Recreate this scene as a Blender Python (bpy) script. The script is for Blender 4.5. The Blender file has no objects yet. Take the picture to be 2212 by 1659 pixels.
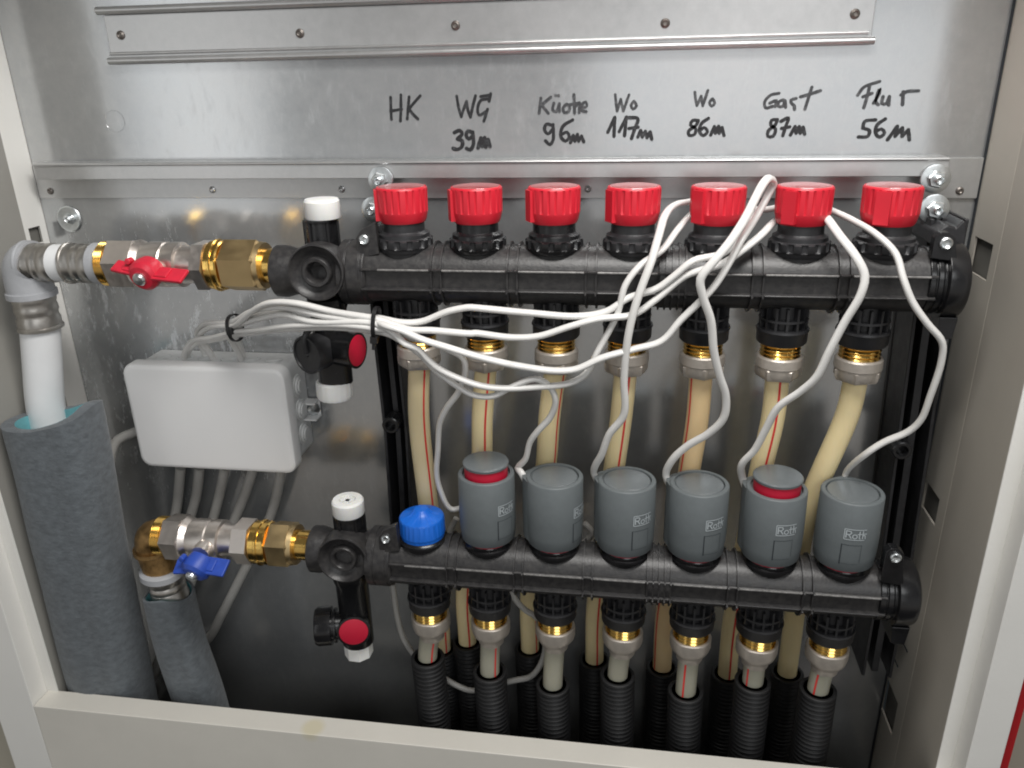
import bpy, math, random
from mathutils import Vector, Matrix, noise
random.seed(7)
S = bpy.context.scene
COL = S.collection
# ------------------------------------------------------------------ camera
W, H = 2212.0, 1659.0
F = 1719.8
CP = Vector((0.15040, -0.57692, 0.12308))
RX = Vector((0.988777, 0.147781, -0.021907)); RF = Vector((-0.145459, 0.918878, -0.366748)); RU = Vector((-0.034068, 0.365819, 0.930062))
cd = bpy.data.cameras.new('camera'); cam = bpy.data.objects.new('camera', cd); COL.objects.link(cam)
M = Matrix(((RX.x, RU.x, -RF.x), (RX.y, RU.y, -RF.y), (RX.z, RU.z, -RF.z))).to_4x4()
M.translation = CP
cam.matrix_world = M
cd.sensor_width = 36.0; cd.lens = F / W * 36.0; cd.clip_start = 0.01; cd.clip_end = 50
cd.dof.use_dof = True; cd.dof.focus_distance = 0.53; cd.dof.aperture_fstop = 14
S.camera = cam
# ------------------------------------------------------------------ world and lamps
wd = bpy.data.worlds.new('World'); S.world = wd; wd.use_nodes = True
wn = wd.node_tree.nodes; wl = wd.node_tree.links
bg = wn['Background']
tc = wn.new('ShaderNodeTexCoord'); sx = wn.new('ShaderNodeSeparateXYZ'); cr = wn.new('ShaderNodeValToRGB')
wl.new(tc.outputs['Generated'], sx.inputs[0]); mr = wn.new('ShaderNodeMapRange'); mr.inputs[1].default_value = -1
wl.new(sx.outputs[2], mr.inputs[0]); wl.new(mr.outputs[0], cr.inputs[0]); wl.new(cr.outputs[0], bg.inputs[0])
ramp = cr.color_ramp
ramp.elements[0].position = 0.20; ramp.elements[0].color = (0.012, 0.014, 0.015, 1)
ramp.elements[1].position = 0.95; ramp.elements[1].color = (0.15, 0.147, 0.14, 1)
for p_, c_ in ((0.235, (0.022, 0.022, 0.021)), (0.27, (0.20, 0.175, 0.15)), (0.31, (0.44, 0.41, 0.375)), (0.40, (0.46, 0.455, 0.445)), (0.475, (0.36, 0.36, 0.36)), (0.555, (0.38, 0.377, 0.372)), (0.59, (0.13, 0.13, 0.128))):
    e = ramp.elements.new(p_); e.color = (*c_, 1)
bg.inputs[1].default_value = 1.0
def area(name, loc, target, sx_, sy_, power, color=(1, 1, 1)):
    l = bpy.data.lights.new(name, 'AREA'); l.shape = 'RECTANGLE'; l.size = sx_; l.size_y = sy_
    l.energy = power; l.color = color
    o = bpy.data.objects.new(name, l); COL.objects.link(o); o.location = loc
    d = Vector(target) - Vector(loc); o.rotation_euler = d.to_track_quat('-Z', 'Y').to_euler()
    return o
area('window_light', (-1.40, -2.2, 0.42), (-1.1, 0, 0.35), 0.46, 1.5, 3.0, (0.98, 1.0, 1.0))
area('room_light', (0.56, -2.2, 0.08), (0.56, 0, 0.08), 1.15, 0.54, 2.1, (0.97, 0.99, 1.0))
area('upper_window_light', (0.78, -2.2, 1.10), (0.3, 0, 0.0), 1.15, 0.75, 13.0, (0.97, 0.99, 1.0))
area('near_key_light', (0.21, -0.32, 0.50), (0.08, -0.05, -0.05), 0.42, 0.18, 5.8, (1.0, 0.98, 0.95))  # close key lamp added so brightness falls off towards the bottom
S.view_settings.view_transform = 'Standard'; S.view_settings.look = 'None'
S.view_settings.exposure = -0.2; S.view_settings.gamma = 1
S.render.engine = 'CYCLES'
S.cycles.filter_width = 1.9
# ------------------------------------------------------------------ helpers
def at(px, py, d):
    """the point on the upright plane d metres in front of the cabinet's back, seen at that spot of the photo"""
    v = RX * ((px - W / 2) / F) + RF - RU * ((py - H / 2) / F)
    t = (-d - CP.y) / v.y
    return CP + v * t
def X(px, py, d): return at(px, py, d).x
def Z(px, py, d): return at(px, py, d).z
class MB:
    def __init__(s): s.v = []; s.f = []; s.sm = []
    def add(s, vs, fs, smooth=True):
        n = len(s.v); s.v += [Vector(a) for a in vs]; s.f += [tuple(i + n for i in f) for f in fs]; s.sm += [smooth] * len(fs)
        return s
    def lathe(s, prof, o=(0, 0, 0), ax=(0, 0, 1), n=40, rot=0.0, rf=None, smooth=True, sx=1.0, sy=1.0):
        """prof: list of (h, r) along ax from o; rf(a, h, r) changes the radius"""
        o = Vector(o); ax = Vector(ax).normalized()
        t = Vector((0, 0, 1)) if abs(ax.z) < 0.9 else Vector((1, 0, 0))
        u = (t - ax * t.dot(ax)).normalized(); w = ax.cross(u)
        vs = []; fs = []
        for (h, r) in prof:
            for k in range(n):
                a = rot + 2 * math.pi * k / n
                rr = rf(a, h, r) if rf else r
                vs.append(o + ax * h + u * (math.cos(a) * rr * sx) + w * (math.sin(a) * rr * sy))
        m = len(prof)
        for i in range(m - 1):
            for k in range(n):
                k2 = (k + 1) % n
                fs.append((i * n + k, i * n + k2, (i + 1) * n + k2, (i + 1) * n + k))
        if prof[0][1] > 1e-6: fs.append(tuple(range(n - 1, -1, -1)))
        if prof[-1][1] > 1e-6: fs.append(tuple((m - 1) * n + k for k in range(n)))
        return s.add(vs, fs, smooth)
    def hexa(s, h0, h1, r, o, ax, rot=0.0, ch=0.0012, n=6):
        """hexagon nut with its corners turned off"""
        def rf(a, h, rr): return rr
        return s.lathe([(h0, r * 0.86), (h0 + ch, r), (h1 - ch, r), (h1, r * 0.86)], o, ax, n, rot, smooth=False)
    def box(s, c, d, m=None):
        c = Vector(c); vs = []
        for x in (-1, 1):
            for y in (-1, 1):
                for z in (-1, 1):
                    v = Vector((x * d[0] / 2, y * d[1] / 2, z * d[2] / 2))
                    if m: v = m @ v
                    vs.append(c + v)
        return s.add(vs, [(0, 1, 3, 2), (4, 6, 7, 5), (0, 4, 5, 1), (2, 3, 7, 6), (0, 2, 6, 4), (1, 5, 7, 3)], False)
    def prism(s, poly, a, b, plane='xz'):
        """outline in a plane, drawn out between a and b along the third axis"""
        n = len(poly); vs = []
        for h in (a, b):
            for (p, q) in poly:
                vs.append({'xz': (p, h, q), 'yz': (h, p, q), 'xy': (p, q, h)}[plane])
        fs = [(k, (k + 1) % n, n + (k + 1) % n, n + k) for k in range(n)]
        fs += [tuple(range(n - 1, -1, -1)), tuple(range(n, 2 * n))]
        return s.add(vs, fs, True)
    def tube(s, pts, r, n=14, step=0.003, sub=True, flat=1.0, caps=True):
        P = spline(pts, step) if sub else [Vector(p) for p in pts]
        L = len(P); vs = []; fs = []
        T = (P[1] - P[0]).normalized()
        U = T.orthogonal().normalized()
        dist = 0.0
        for i in range(L):
            if i: dist += (P[i] - P[i - 1]).length
            t = (P[min(i + 1, L - 1)] - P[max(i - 1, 0)]).normalized()
            U = (U - t * U.dot(t)).normalized(); V = t.cross(U)
            rr = r(dist, i / (L - 1)) if callable(r) else r
            for k in range(n):
                a = 2 * math.pi * k / n
                vs.append(P[i] + U * (math.cos(a) * rr) + V * (math.sin(a) * rr * flat))
        for i in range(L - 1):
            for k in range(n):
                k2 = (k + 1) % n; fs.append((i * n + k, i * n + k2, (i + 1) * n + k2, (i + 1) * n + k))
        if caps: fs.append(tuple(range(n - 1, -1, -1))); fs.append(tuple((L - 1) * n + k for k in range(n)))
        return s.add(vs, fs)
    def build(s, name, m, parent=None, bevel=0.0, ang=32, label=None, seg=2):
        o_ = Vector(parent['_o']) if parent is not None and '_o' in parent else Vector((0, 0, 0))
        me = bpy.data.meshes.new(name); me.from_pydata([v - o_ for v in s.v], [], s.f)
        me.polygons.foreach_set('use_smooth', s.sm)
        import bmesh
        b = bmesh.new(); b.from_mesh(me); bmesh.ops.recalc_face_normals(b, faces=b.faces); b.to_mesh(me); b.free()
        me.set_sharp_from_angle(angle=math.radians(ang))
        me.materials.append(m)
        o = bpy.data.objects.new(name, me); COL.objects.link(o)
        if parent is not None: o.parent = parent
        if parent is not None and '_o' in parent: o['_o'] = parent['_o']
        if bevel:
            md = o.modifiers.new('bevel', 'BEVEL'); md.width = bevel; md.segments = seg; md.limit_method = 'ANGLE'; md.angle_limit = math.radians(40)
            me.polygons.foreach_set('use_smooth', [True] * len(me.polygons))
            md.harden_normals = True
        if label: o['label'] = label
        return o
def spline(pts, step=0.003):
    P = [Vector(p) for p in pts]
    if len(P) == 2:
        n = max(2, int((P[1] - P[0]).length / step)); return [P[0].lerp(P[1], k / n) for k in range(n + 1)]
    Q = [P[0] * 2 - P[1]] + P + [P[-1] * 2 - P[-2]]; out = []
    for i in range(1, len(Q) - 2):
        a, b, c, d = Q[i - 1], Q[i], Q[i + 1], Q[i + 2]
        t0 = 0.0; t1 = t0 + max(1e-6, (b - a).length) ** 0.5; t2 = t1 + max(1e-6, (c - b).length) ** 0.5; t3 = t2 + max(1e-6, (d - c).length) ** 0.5
        n = max(2, int((c - b).length / step))
        for k in range(n):
            t = t1 + (t2 - t1) * k / n
            A1 = a * ((t1 - t) / (t1 - t0)) + b * ((t - t0) / (t1 - t0)); A2 = b * ((t2 - t) / (t2 - t1)) + c * ((t - t1) / (t2 - t1)); A3 = c * ((t3 - t) / (t3 - t2)) + d * ((t - t2) / (t3 - t2))
            B1 = A1 * ((t2 - t) / (t2 - t0)) + A2 * ((t - t0) / (t2 - t0)); B2 = A2 * ((t3 - t) / (t3 - t1)) + A3 * ((t - t1) / (t3 - t1))
            out.append(B1 * ((t2 - t) / (t2 - t1)) + B2 * ((t - t1) / (t2 - t1)))
    out.append(P[-1]); return out
def thing(name, label, cat, loc=(0, 0, 0), group=None):
    o = bpy.data.objects.new(name, None); COL.objects.link(o); o.location = loc; o.empty_display_size = 0.01
    o['label'] = label; o['category'] = cat; o['_o'] = tuple(loc)
    if group: o['group'] = group
    return o
def tag(o, label, cat, group=None):
    o['label'] = label; o['category'] = cat
    if group: o['group'] = group
    return o
# ------------------------------------------------------------------ materials
def mat(name, col, rough=0.5, metal=0.0, bump=0.0, bscale=300, var=0.0, vscale=60, coat=0.0, spec=None, sss=0.0, stretch=None, col2=None, rvar=0.0, sheen=0.0):
    m = bpy.data.materials.new(name); m.use_nodes = True; N = m.node_tree.nodes; L = m.node_tree.links
    b = N['Principled BSDF']; b.inputs['Base Color'].default_value = (*col, 1); b.inputs['Roughness'].default_value = rough; b.inputs['Metallic'].default_value = metal
    if coat: b.inputs['Coat Weight'].default_value = coat; b.inputs['Coat Roughness'].default_value = 0.08
    if spec is not None: b.inputs['Specular IOR Level'].default_value = spec
    if sss: b.inputs['Subsurface Weight'].default_value = sss; b.inputs['Subsurface Radius'].default_value = (0.004, 0.003, 0.0015); b.inputs['Subsurface Scale'].default_value = 1.0
    if sheen: b.inputs['Sheen Weight'].default_value = sheen; b.inputs['Sheen Roughness'].default_value = 0.5
    t = N.new('ShaderNodeTexCoord'); mp = N.new('ShaderNodeMapping'); L.new(t.outputs['Object'], mp.inputs[0])
    if stretch: mp.inputs['Scale'].default_value = stretch
    if var or col2:
        n = N.new('ShaderNodeTexNoise'); n.inputs['Scale'].default_value = vscale; n.inputs['Detail'].default_value = 6; n.inputs['Roughness'].default_value = 0.65
        L.new(mp.outputs[0], n.inputs['Vector'])
        c = N.new('ShaderNodeValToRGB'); c.color_ramp.elements[0].position = 0.32; c.color_ramp.elements[1].position = 0.68
        if col2 is None:
            c.color_ramp.elements[0].color = (*[x * (1 - var) for x in col], 1); c.color_ramp.elements[1].color = (*[min(1, x * (1 + var)) for x in col], 1)
        else:
            c.color_ramp.elements[0].color = (*col, 1); c.color_ramp.elements[1].color = (*col2, 1)
            if var: c.color_ramp.elements[0].position = var; c.color_ramp.elements[1].position = min(1, var + 0.25)
        L.new(n.outputs[0], c.inputs[0]); L.new(c.outputs[0], b.inputs['Base Color'])
        if rvar:
            r = N.new('ShaderNodeMapRange'); r.inputs[3].default_value = max(0.02, rough - rvar); r.inputs[4].default_value = rough + rvar
            r.inputs[1].default_value = 0.3; r.inputs[2].default_value = 0.7
            L.new(n.outputs[0], r.inputs[0]); L.new(r.outputs[0], b.inputs['Roughness'])
    if bump:
        n2 = N.new('ShaderNodeTexNoise'); n2.inputs['Scale'].default_value = bscale; n2.inputs['Detail'].default_value = 4; L.new(mp.outputs[0], n2.inputs['Vector'])
        bu = N.new('ShaderNodeBump'); bu.inputs['Strength'].default_value = bump; bu.inputs['Distance'].default_value = 0.0005
        L.new(n2.outputs[0], bu.inputs['Height']); L.new(bu.outputs[0], b.inputs['Normal'])
    return m
def galvanized(name, scuff=True, rough=0.17, base=(0.545, 0.552, 0.555), dark=(0.46, 0.475, 0.485)):
    m = bpy.data.materials.new(name); m.use_nodes = True; N = m.node_tree.nodes; L = m.node_tree.links
    b = N['Principled BSDF']; b.inputs['Metallic'].default_value = 0.72
    t = N.new('ShaderNodeTexCoord')
    n = N.new('ShaderNodeTexNoise'); n.inputs['Scale'].default_value = 140; n.inputs['Detail'].default_value = 8; n.inputs['Roughness'].default_value = 0.7; L.new(t.outputs['Object'], n.inputs['Vector'])
    n0 = N.new('ShaderNodeTexNoise'); n0.inputs['Scale'].default_value = 14; n0.inputs['Detail'].default_value = 5; L.new(t.outputs['Object'], n0.inputs['Vector'])
    mx = N.new('ShaderNodeMath'); mx.operation = 'ADD'; L.new(n.outputs[0], mx.inputs[0]); L.new(n0.outputs[0], mx.inputs[1])
    c = N.new('ShaderNodeMapRange'); c.inputs[1].default_value = 0.7; c.inputs[2].default_value = 1.3; L.new(mx.outputs[0], c.inputs[0])
    m1 = N.new('ShaderNodeMix'); m1.data_type = 'RGBA'; m1.inputs[6].default_value = (*dark, 1); m1.inputs[7].default_value = (*base, 1); L.new(c.outputs[0], m1.inputs[0])
    r = N.new('ShaderNodeMapRange'); r.inputs[1].default_value = 0.7; r.inputs[2].default_value = 1.3; r.inputs[3].default_value = rough - 0.025; r.inputs[4].default_value = rough + 0.035; L.new(mx.outputs[0], r.inputs[0])
    outc = m1.outputs[2]; outr = r.outputs[0]
    if scuff:
        # pale rubbed marks in patches, as on the handled lower left of the sheet
        mp = N.new('ShaderNodeMapping'); mp.inputs['Rotation'].default_value = (0, 0.35, 0); mp.inputs['Scale'].default_value = (120, 120, 34); L.new(t.outputs['Object'], mp.inputs[0])
        a = N.new('ShaderNodeTexNoise'); a.inputs['Scale'].default_value = 1.6; a.inputs['Detail'].default_value = 7; a.inputs['Roughness'].default_value = 0.75; L.new(mp.outputs[0], a.inputs['Vector'])
        ar = N.new('ShaderNodeValToRGB'); ar.color_ramp.elements[0].position = 0.535; ar.color_ramp.elements[1].position = 0.64; L.new(a.outputs[0], ar.inputs[0])
        g = N.new('ShaderNodeVectorMath'); g.operation = 'DISTANCE'; g.inputs[1].default_value = (-0.235 - 0.03, 0.06, -0.105 + 0.47); L.new(t.outputs['Object'], g.inputs[0])
        gr = N.new('ShaderNodeMapRange'); gr.inputs[1].default_value = 0.04; gr.inputs[2].default_value = 0.14; gr.inputs[3].default_value = 1.0; gr.inputs[4].default_value = 0.13; L.new(g.outputs['Value'], gr.inputs[0])
        mu = N.new('ShaderNodeMath'); mu.operation = 'MULTIPLY'; L.new(ar.outputs[0], mu.inputs[0]); L.new(gr.outputs[0], mu.inputs[1])
        m2 = N.new('ShaderNodeMix'); m2.data_type = 'RGBA'; m2.inputs[7].default_value = (0.78, 0.80, 0.82, 1); L.new(outc, m2.inputs[6]); L.new(mu.outputs[0], m2.inputs[0]); outc = m2.outputs[2]
        m3 = N.new('ShaderNodeMix'); m3.data_type = 'FLOAT'; m3.inputs[3].default_value = 0.62; L.new(outr, m3.inputs[2]); L.new(mu.outputs[0], m3.inputs[0]); outr = m3.outputs[0]
    L.new(outc, b.inputs['Base Color']); L.new(outr, b.inputs['Roughness'])
    bu = N.new('ShaderNodeBump'); bu.inputs['Strength'].default_value = 0.03; bu.inputs['Distance'].default_value = 0.0004; L.new(n.outputs[0], bu.inputs['Height']); L.new(bu.outputs[0], b.inputs['Normal'])
    return m
GALV = galvanized('galvanized_sheet')
GALVR = galvanized('galvanized_rail', False, 0.30, (0.60, 0.60, 0.60), (0.50, 0.505, 0.505))
ZINC = mat('zinc_bolt', (0.74, 0.77, 0.78), 0.32, 1.0, var=0.15, vscale=200)
RIVET = mat('rivet_steel', (0.20, 0.18, 0.165), 0.45, 0.8)
WHITEP = mat('white_sheet_paint', (0.80, 0.79, 0.755), 0.5, bump=0.12, bscale=700, var=0.02, vscale=20, spec=0.3)
SIDEL = mat('lit_beige_side_paint', (0.50, 0.468, 0.41), 0.5, bump=0.12, bscale=700, var=0.03, vscale=20)  # beige paled to stand in for light on the corner strip
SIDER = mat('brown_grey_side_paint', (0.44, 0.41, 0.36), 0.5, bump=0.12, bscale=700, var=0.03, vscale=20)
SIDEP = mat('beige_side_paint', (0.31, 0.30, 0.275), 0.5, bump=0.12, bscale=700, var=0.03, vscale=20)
CREAMP = mat('cream_frame_paint', (0.70, 0.675, 0.615), 0.42, bump=0.15, bscale=600, var=0.04, vscale=12)
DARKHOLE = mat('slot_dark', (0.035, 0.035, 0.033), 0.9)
SLOTB = mat('slot_backing_grey', (0.16, 0.155, 0.14), 0.8)
BLACK = mat('black_nylon', (0.020, 0.020, 0.022), 0.42, bump=0.25, bscale=500, var=0.25, vscale=120, rvar=0.08)
BLACKD = mat('dusty_black_nylon', (0.022, 0.021, 0.022), 0.40, bump=0.30, bscale=600, col2=(0.040, 0.038, 0.037), var=0.40, vscale=260, rvar=0.05)
WORN = mat('worn_black_nylon_edge', (0.17, 0.165, 0.16), 0.40, bump=0.3, bscale=500, var=0.5, vscale=350)
BLACKG = mat('glossy_black_nylon', (0.010, 0.010, 0.011), 0.24, bump=0.12, bscale=200, rvar=0.05, var=0.2)
RED = mat('red_cap_plastic', (0.58, 0.018, 0.034), 0.36, var=0.04, vscale=80, bump=0.05, bscale=150, spec=0.4)
REDT = mat('polished_red_plastic', (0.74, 0.03, 0.04), 0.09, spec=0.8, coat=1.0)
REDD = mat('crimson_plastic', (0.50, 0.008, 0.035), 0.42, var=0.05)
HANDR = mat('red_lever_plastic', (0.60, 0.02, 0.045), 0.38, bump=0.15, bscale=200, var=0.12, vscale=120)
HANDB = mat('blue_lever_plastic', (0.025, 0.075, 0.42), 0.45, bump=0.15, bscale=200, var=0.12, vscale=120)
BLUE = mat('blue_cap_plastic', (0.008, 0.13, 0.60), 0.38, bump=0.08, bscale=150, var=0.08)
WHITEC = mat('white_cap_plastic', (0.84, 0.84, 0.82), 0.35, sss=0.15, var=0.02)
CABLE = mat('white_cable_sheath', (0.70, 0.69, 0.67), 0.28, var=0.05, vscale=60, bump=0.06, bscale=90, spec=0.6)
CABLEG = mat('grey_cable_sheath', (0.43, 0.42, 0.40), 0.45, var=0.07, vscale=90)
BOXM = mat('pale_box_plastic', (0.82, 0.82, 0.82), 0.36, bump=0.10, bscale=900, var=0.012, vscale=14)
BOXS = mat('pale_box_plastic_side', (0.66, 0.67, 0.67), 0.42, bump=0.3, bscale=260, var=0.08, vscale=150)
BRASS = mat('bright_brass', (0.80, 0.52, 0.15), 0.20, 1.0, var=0.08, vscale=90, rvar=0.05)
BRASSD = mat('machined_brass', (0.68, 0.51, 0.27), 0.36, 1.0, var=0.06, vscale=60, rvar=0.08)
BRASSO = mat('tarnished_brass', (0.33, 0.205, 0.085), 0.42, 0.9, var=0.4, vscale=140, bump=0.5, bscale=160, rvar=0.1)
NICKEL = mat('matt_nickel', (0.78, 0.72, 0.67), 0.36, 1.0, var=0.05, vscale=150, bump=0.12, bscale=500, rvar=0.07)
NICKELD = mat('cast_nickel', (0.50, 0.455, 0.405), 0.42, 0.55, var=0.08, vscale=180, bump=0.3, bscale=420, rvar=0.07)
STEEL = mat('press_sleeve_steel', (0.50, 0.48, 0.45), 0.36, 1.0, var=0.08, vscale=120, rvar=0.05)
GREYF = mat('grey_fitting_plastic', (0.40, 0.41, 0.43), 0.5, bump=0.3, bscale=260, var=0.06, vscale=90)
PIPEW = mat('white_composite_pipe', (0.78, 0.79, 0.80), 0.38, var=0.02)
PEX = mat('cream_heating_pipe', (0.86, 0.72, 0.42), 0.34, var=0.04, vscale=25, sss=0.2)
PEXO = mat('orange_heating_pipe', (0.82, 0.61, 0.34), 0.36, var=0.04, vscale=25, sss=0.2)
PEXB = mat('beige_heating_pipe', (0.74, 0.62, 0.38), 0.36, var=0.04, vscale=25, sss=0.2)
PEXP = mat('shade_darkened_pipe', (0.36, 0.35, 0.28), 0.40, var=0.05, vscale=30, sss=0.2)  # base colour darkened to stand in for shade below the lower bar
STRIPE = mat('red_pipe_stripe', (0.70, 0.045, 0.04), 0.4)
CONDUIT = mat('black_conduit', (0.007, 0.007, 0.008), 0.55, var=0.2)
ACT = mat('slate_actuator_plastic', (0.122, 0.138, 0.144), 0.50, bump=0.18, bscale=1200, var=0.04, vscale=200)
ACTT = mat('slate_disc_plastic', (0.135, 0.150, 0.157), 0.26, bump=0.15, bscale=1200, var=0.03, vscale=200)
LOGO = mat('white_print', (0.42, 0.46, 0.48), 0.6)
INKG = mat('grey_marker_ink', (0.045, 0.048, 0.052), 0.4, col2=(0.14, 0.145, 0.15), var=0.48, vscale=240)
INK = mat('black_marker_ink', (0.018, 0.019, 0.021), 0.38, col2=(0.075, 0.08, 0.085), var=0.52, vscale=260)
FOAM = mat('grey_foam_lagging', (0.110, 0.125, 0.138), 0.85, bump=1.0, bscale=380, var=0.24, vscale=190, sheen=0.2, stretch=(0.8, 0.8, 1.3))
FOAMI = mat('teal_foam_lining', (0.16, 0.42, 0.46), 0.6, var=0.15)
REDW = mat('red_wall_paint', (0.42, 0.006, 0.010), 0.6)
PLASTER = mat('beige_wall_plaster', (0.42, 0.39, 0.32), 0.8, var=0.06, vscale=8, bump=0.3, bscale=60)
SEAM = mat('groove_dark', (0.02, 0.025, 0.03), 0.8)
TIE = mat('black_cable_tie', (0.012, 0.012, 0.013), 0.35)
# ------------------------------------------------------------------ cabinet
XL, XR = -0.3153, 0.3750
DF = 0.112; DO = 0.131; ZS = -0.354; ZB = -0.47; ZT = 0.27
cab = thing('wall_cabinet', 'recessed sheet metal cabinet with a galvanized back and cream front frame', 'cabinet', (0.03, -0.06, ZB))
def plate(x0, x1, d0, d1, z0, z1): return ((x0 + x1) / 2, -(d0 + d1) / 2, (z0 + z1) / 2), (x1 - x0, abs(d1 - d0), z1 - z0)
back = MB().box(*plate(XL, XR, -0.0015, 0, ZB, ZT)).build('back_panel', GALV, cab)
# side walls: left one with square slots cut out as real openings
def side_wall(x0, x1, slots):
    b = MB(); zs = sorted(slots, key=lambda s: s[0]); z = ZB
    for (a, c, d0, d1) in zs:
        b.box(*plate(x0, x1, 0.0, DF, z, a))
        b.box(*plate(x0, x1, 0.0, d0, a, c)); b.box(*plate(x0, x1, d1, DF, a, c)); z = c
    b.box(*plate(x0, x1, 0.0, DF, z, ZT))
    return b
def atx(px, py, x):
    v = RX * ((px - W / 2) / F) + RF - RU * ((py - H / 2) / F)
    return CP + v * ((x - CP.x) / v.x)
sl = [atx(128, 490, XL), atx(128, 527, XL)]
sl_d = (-atx(148, 505, XL).y, -atx(110, 505, XL).y)
def mkslot(pts, x):
    q = [atx(a, b, x) for a, b in pts]
    return (min(p.z for p in q), max(p.z for p in q), min(-p.y for p in q), max(-p.y for p in q))
left_slots = [mkslot([(72, 491), (82, 525), (64, 508), (90, 508)], XL)]
rs = [((2128, 520), (2118, 600), (2098, 560), (2140, 560)), ((2015, 1057), (2008, 1120), (1993, 1080), (2030, 1080)), ((1925, 1494), (1918, 1553), (1900, 1520), (1940, 1520))]
right_slots = [mkslot(p, XR) for p in rs]
dL = -atx(61, 533, XL).y; dR = 0.047
for x0_, x1_, sls, dd, sg in ((XL - 0.0015, XL, left_slots, dL, 1), (XR, XR + 0.0015, right_slots, dR, -1)):
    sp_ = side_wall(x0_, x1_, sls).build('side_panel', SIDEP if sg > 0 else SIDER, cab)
    # slotted angle strip riveted along the back corner, light painted in as paler colour
    m_ = MB(); xa_, xb_ = (XL - 0.0002, XL + 0.00012) if sg > 0 else (XR - 0.00012, XR + 0.0002); z_ = ZB
    for (a, c, d0, d1) in sorted(sls, key=lambda t: t[0]):
        m_.box(*plate(xa_, xb_, 0.0005, dd, z_, a)); m_.box(*plate(xa_, xb_, 0.0005, max(d0, 0.0008), a, c)); m_.box(*plate(xa_, xb_, d1, max(dd, d1 + 0.001), a, c)); z_ = c
    m_.box(*plate(xa_, xb_, 0.0005, dd, z_, ZT)); m_.build('corner_strip', WHITEP if sg > 0 else SIDEL, sp_)
    for (a, c, d0, d1) in sls:
        x = XL - 0.004 if sg > 0 else XR + 0.004
        MB().box(*plate(x - 0.0008, x + 0.0008, max(d0 - 0.01, 0), d1 + 0.01, a - 0.01, c + 0.01)).build('slot_backing', SLOTB, sp_)
MB().box(*plate(XR - 0.0011, XR - 0.0005, 0.0001, 0.0030, ZB, ZT)).build('corner_gap', SEAM, cab)
for pa in ((1950, 1385), (1930, 1417)):
    q = atx(pa[0], pa[1], XR - 0.001); MB().box((XR - 0.0013, q.y, q.z), (0.0005, 0.026, 0.0013)).build('cut_mark', SEAM, cab)
MB().box(*plate(XL, XR, 0.0, DF, ZT, ZT + 0.0015)).build('unseen_top_panel', WHITEP, cab)  # unseen top, added to keep light from coming in behind
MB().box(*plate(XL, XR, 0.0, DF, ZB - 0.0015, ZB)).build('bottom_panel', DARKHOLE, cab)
# front frame: lip, return and outer face on each side, sill below
XLi, XRi = XL - 0.0096, XR + 0.0096
XLo = X(33, 1659, DO); XRo = X(2161, 1659, DO)
MB().box(*plate(XLi - 0.0015, XL, DF, DF + 0.0012, ZB, ZT)).build('frame_lip', WHITEP, cab, bevel=0.0003)
MB().box(*plate(XR, XRi + 0.0015, DF, DF + 0.0012, ZB, ZT)).build('frame_lip', WHITEP, cab, bevel=0.0003)
fr = MB()
fr.prism([(XLi, -DF - 0.0012), (XLi, -DO), (XLo, -DO), (XLo, -0.05), (XLo + 0.003, -0.05), (XLo + 0.003, -DO + 0.0015), (XLi - 0.0015, -DO + 0.0015), (XLi - 0.0015, -DF - 0.0012)], ZB, ZT, 'xy')
fr.build('jamb', WHITEP, cab, bevel=0.0006)
fr = MB()
fr.prism([(XRi, -DF - 0.0012), (XRi, -DO), (XRo, -DO), (XRo, -0.05), (XRo - 0.003, -0.05), (XRo - 0.003, -DO + 0.0015), (XRi + 0.0015, -DO + 0.0015), (XRi + 0.0015, -DF - 0.0012)], ZB, ZT, 'xy')
fr.build('jamb', WHITEP, cab, bevel=0.0006)
fr = MB()
fr.prism([(-DF, ZS), (-DO, ZS), (-DO - 0.0006, ZB - 0.05), (-DO + 0.0015, ZB - 0.05), (-DO + 0.0018, ZS - 0.0015), (-DF, ZS - 0.0015)], XLi + 0.0004, XRi - 0.0004, 'yz')
fr.build('sill', CREAMP, cab, bevel=0.0011, seg=4)
q = at(668, 1554, 0.128)
N_ = CREAMP.node_tree.nodes; L_ = CREAMP.node_tree.links; b_ = N_['Principled BSDF']; src = b_.inputs['Base Color'].links[0].from_socket
g_ = N_.new('ShaderNodeNewGeometry'); dd_ = N_.new('ShaderNodeVectorMath'); dd_.operation = 'DISTANCE'; dd_.inputs[1].default_value = (q.x, -0.124, ZS)
L_.new(g_.outputs['Position'], dd_.inputs[0]); mr_ = N_.new('ShaderNodeMapRange'); mr_.inputs[1].default_value = 0.006; mr_.inputs[2].default_value = 0.011; mr_.inputs[3].default_value = 0.55; mr_.inputs[4].default_value = 0.0
L_.new(dd_.outputs['Value'], mr_.inputs[0]); mx_ = N_.new('ShaderNodeMix'); mx_.data_type = 'RGBA'; mx_.inputs[7].default_value = (0.62, 0.55, 0.33, 1)
L_.new(mr_.outputs[0], mx_.inputs[0]); L_.new(src, mx_.inputs[6]); L_.new(mx_.outputs[2], b_.inputs['Base Color'])
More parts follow.
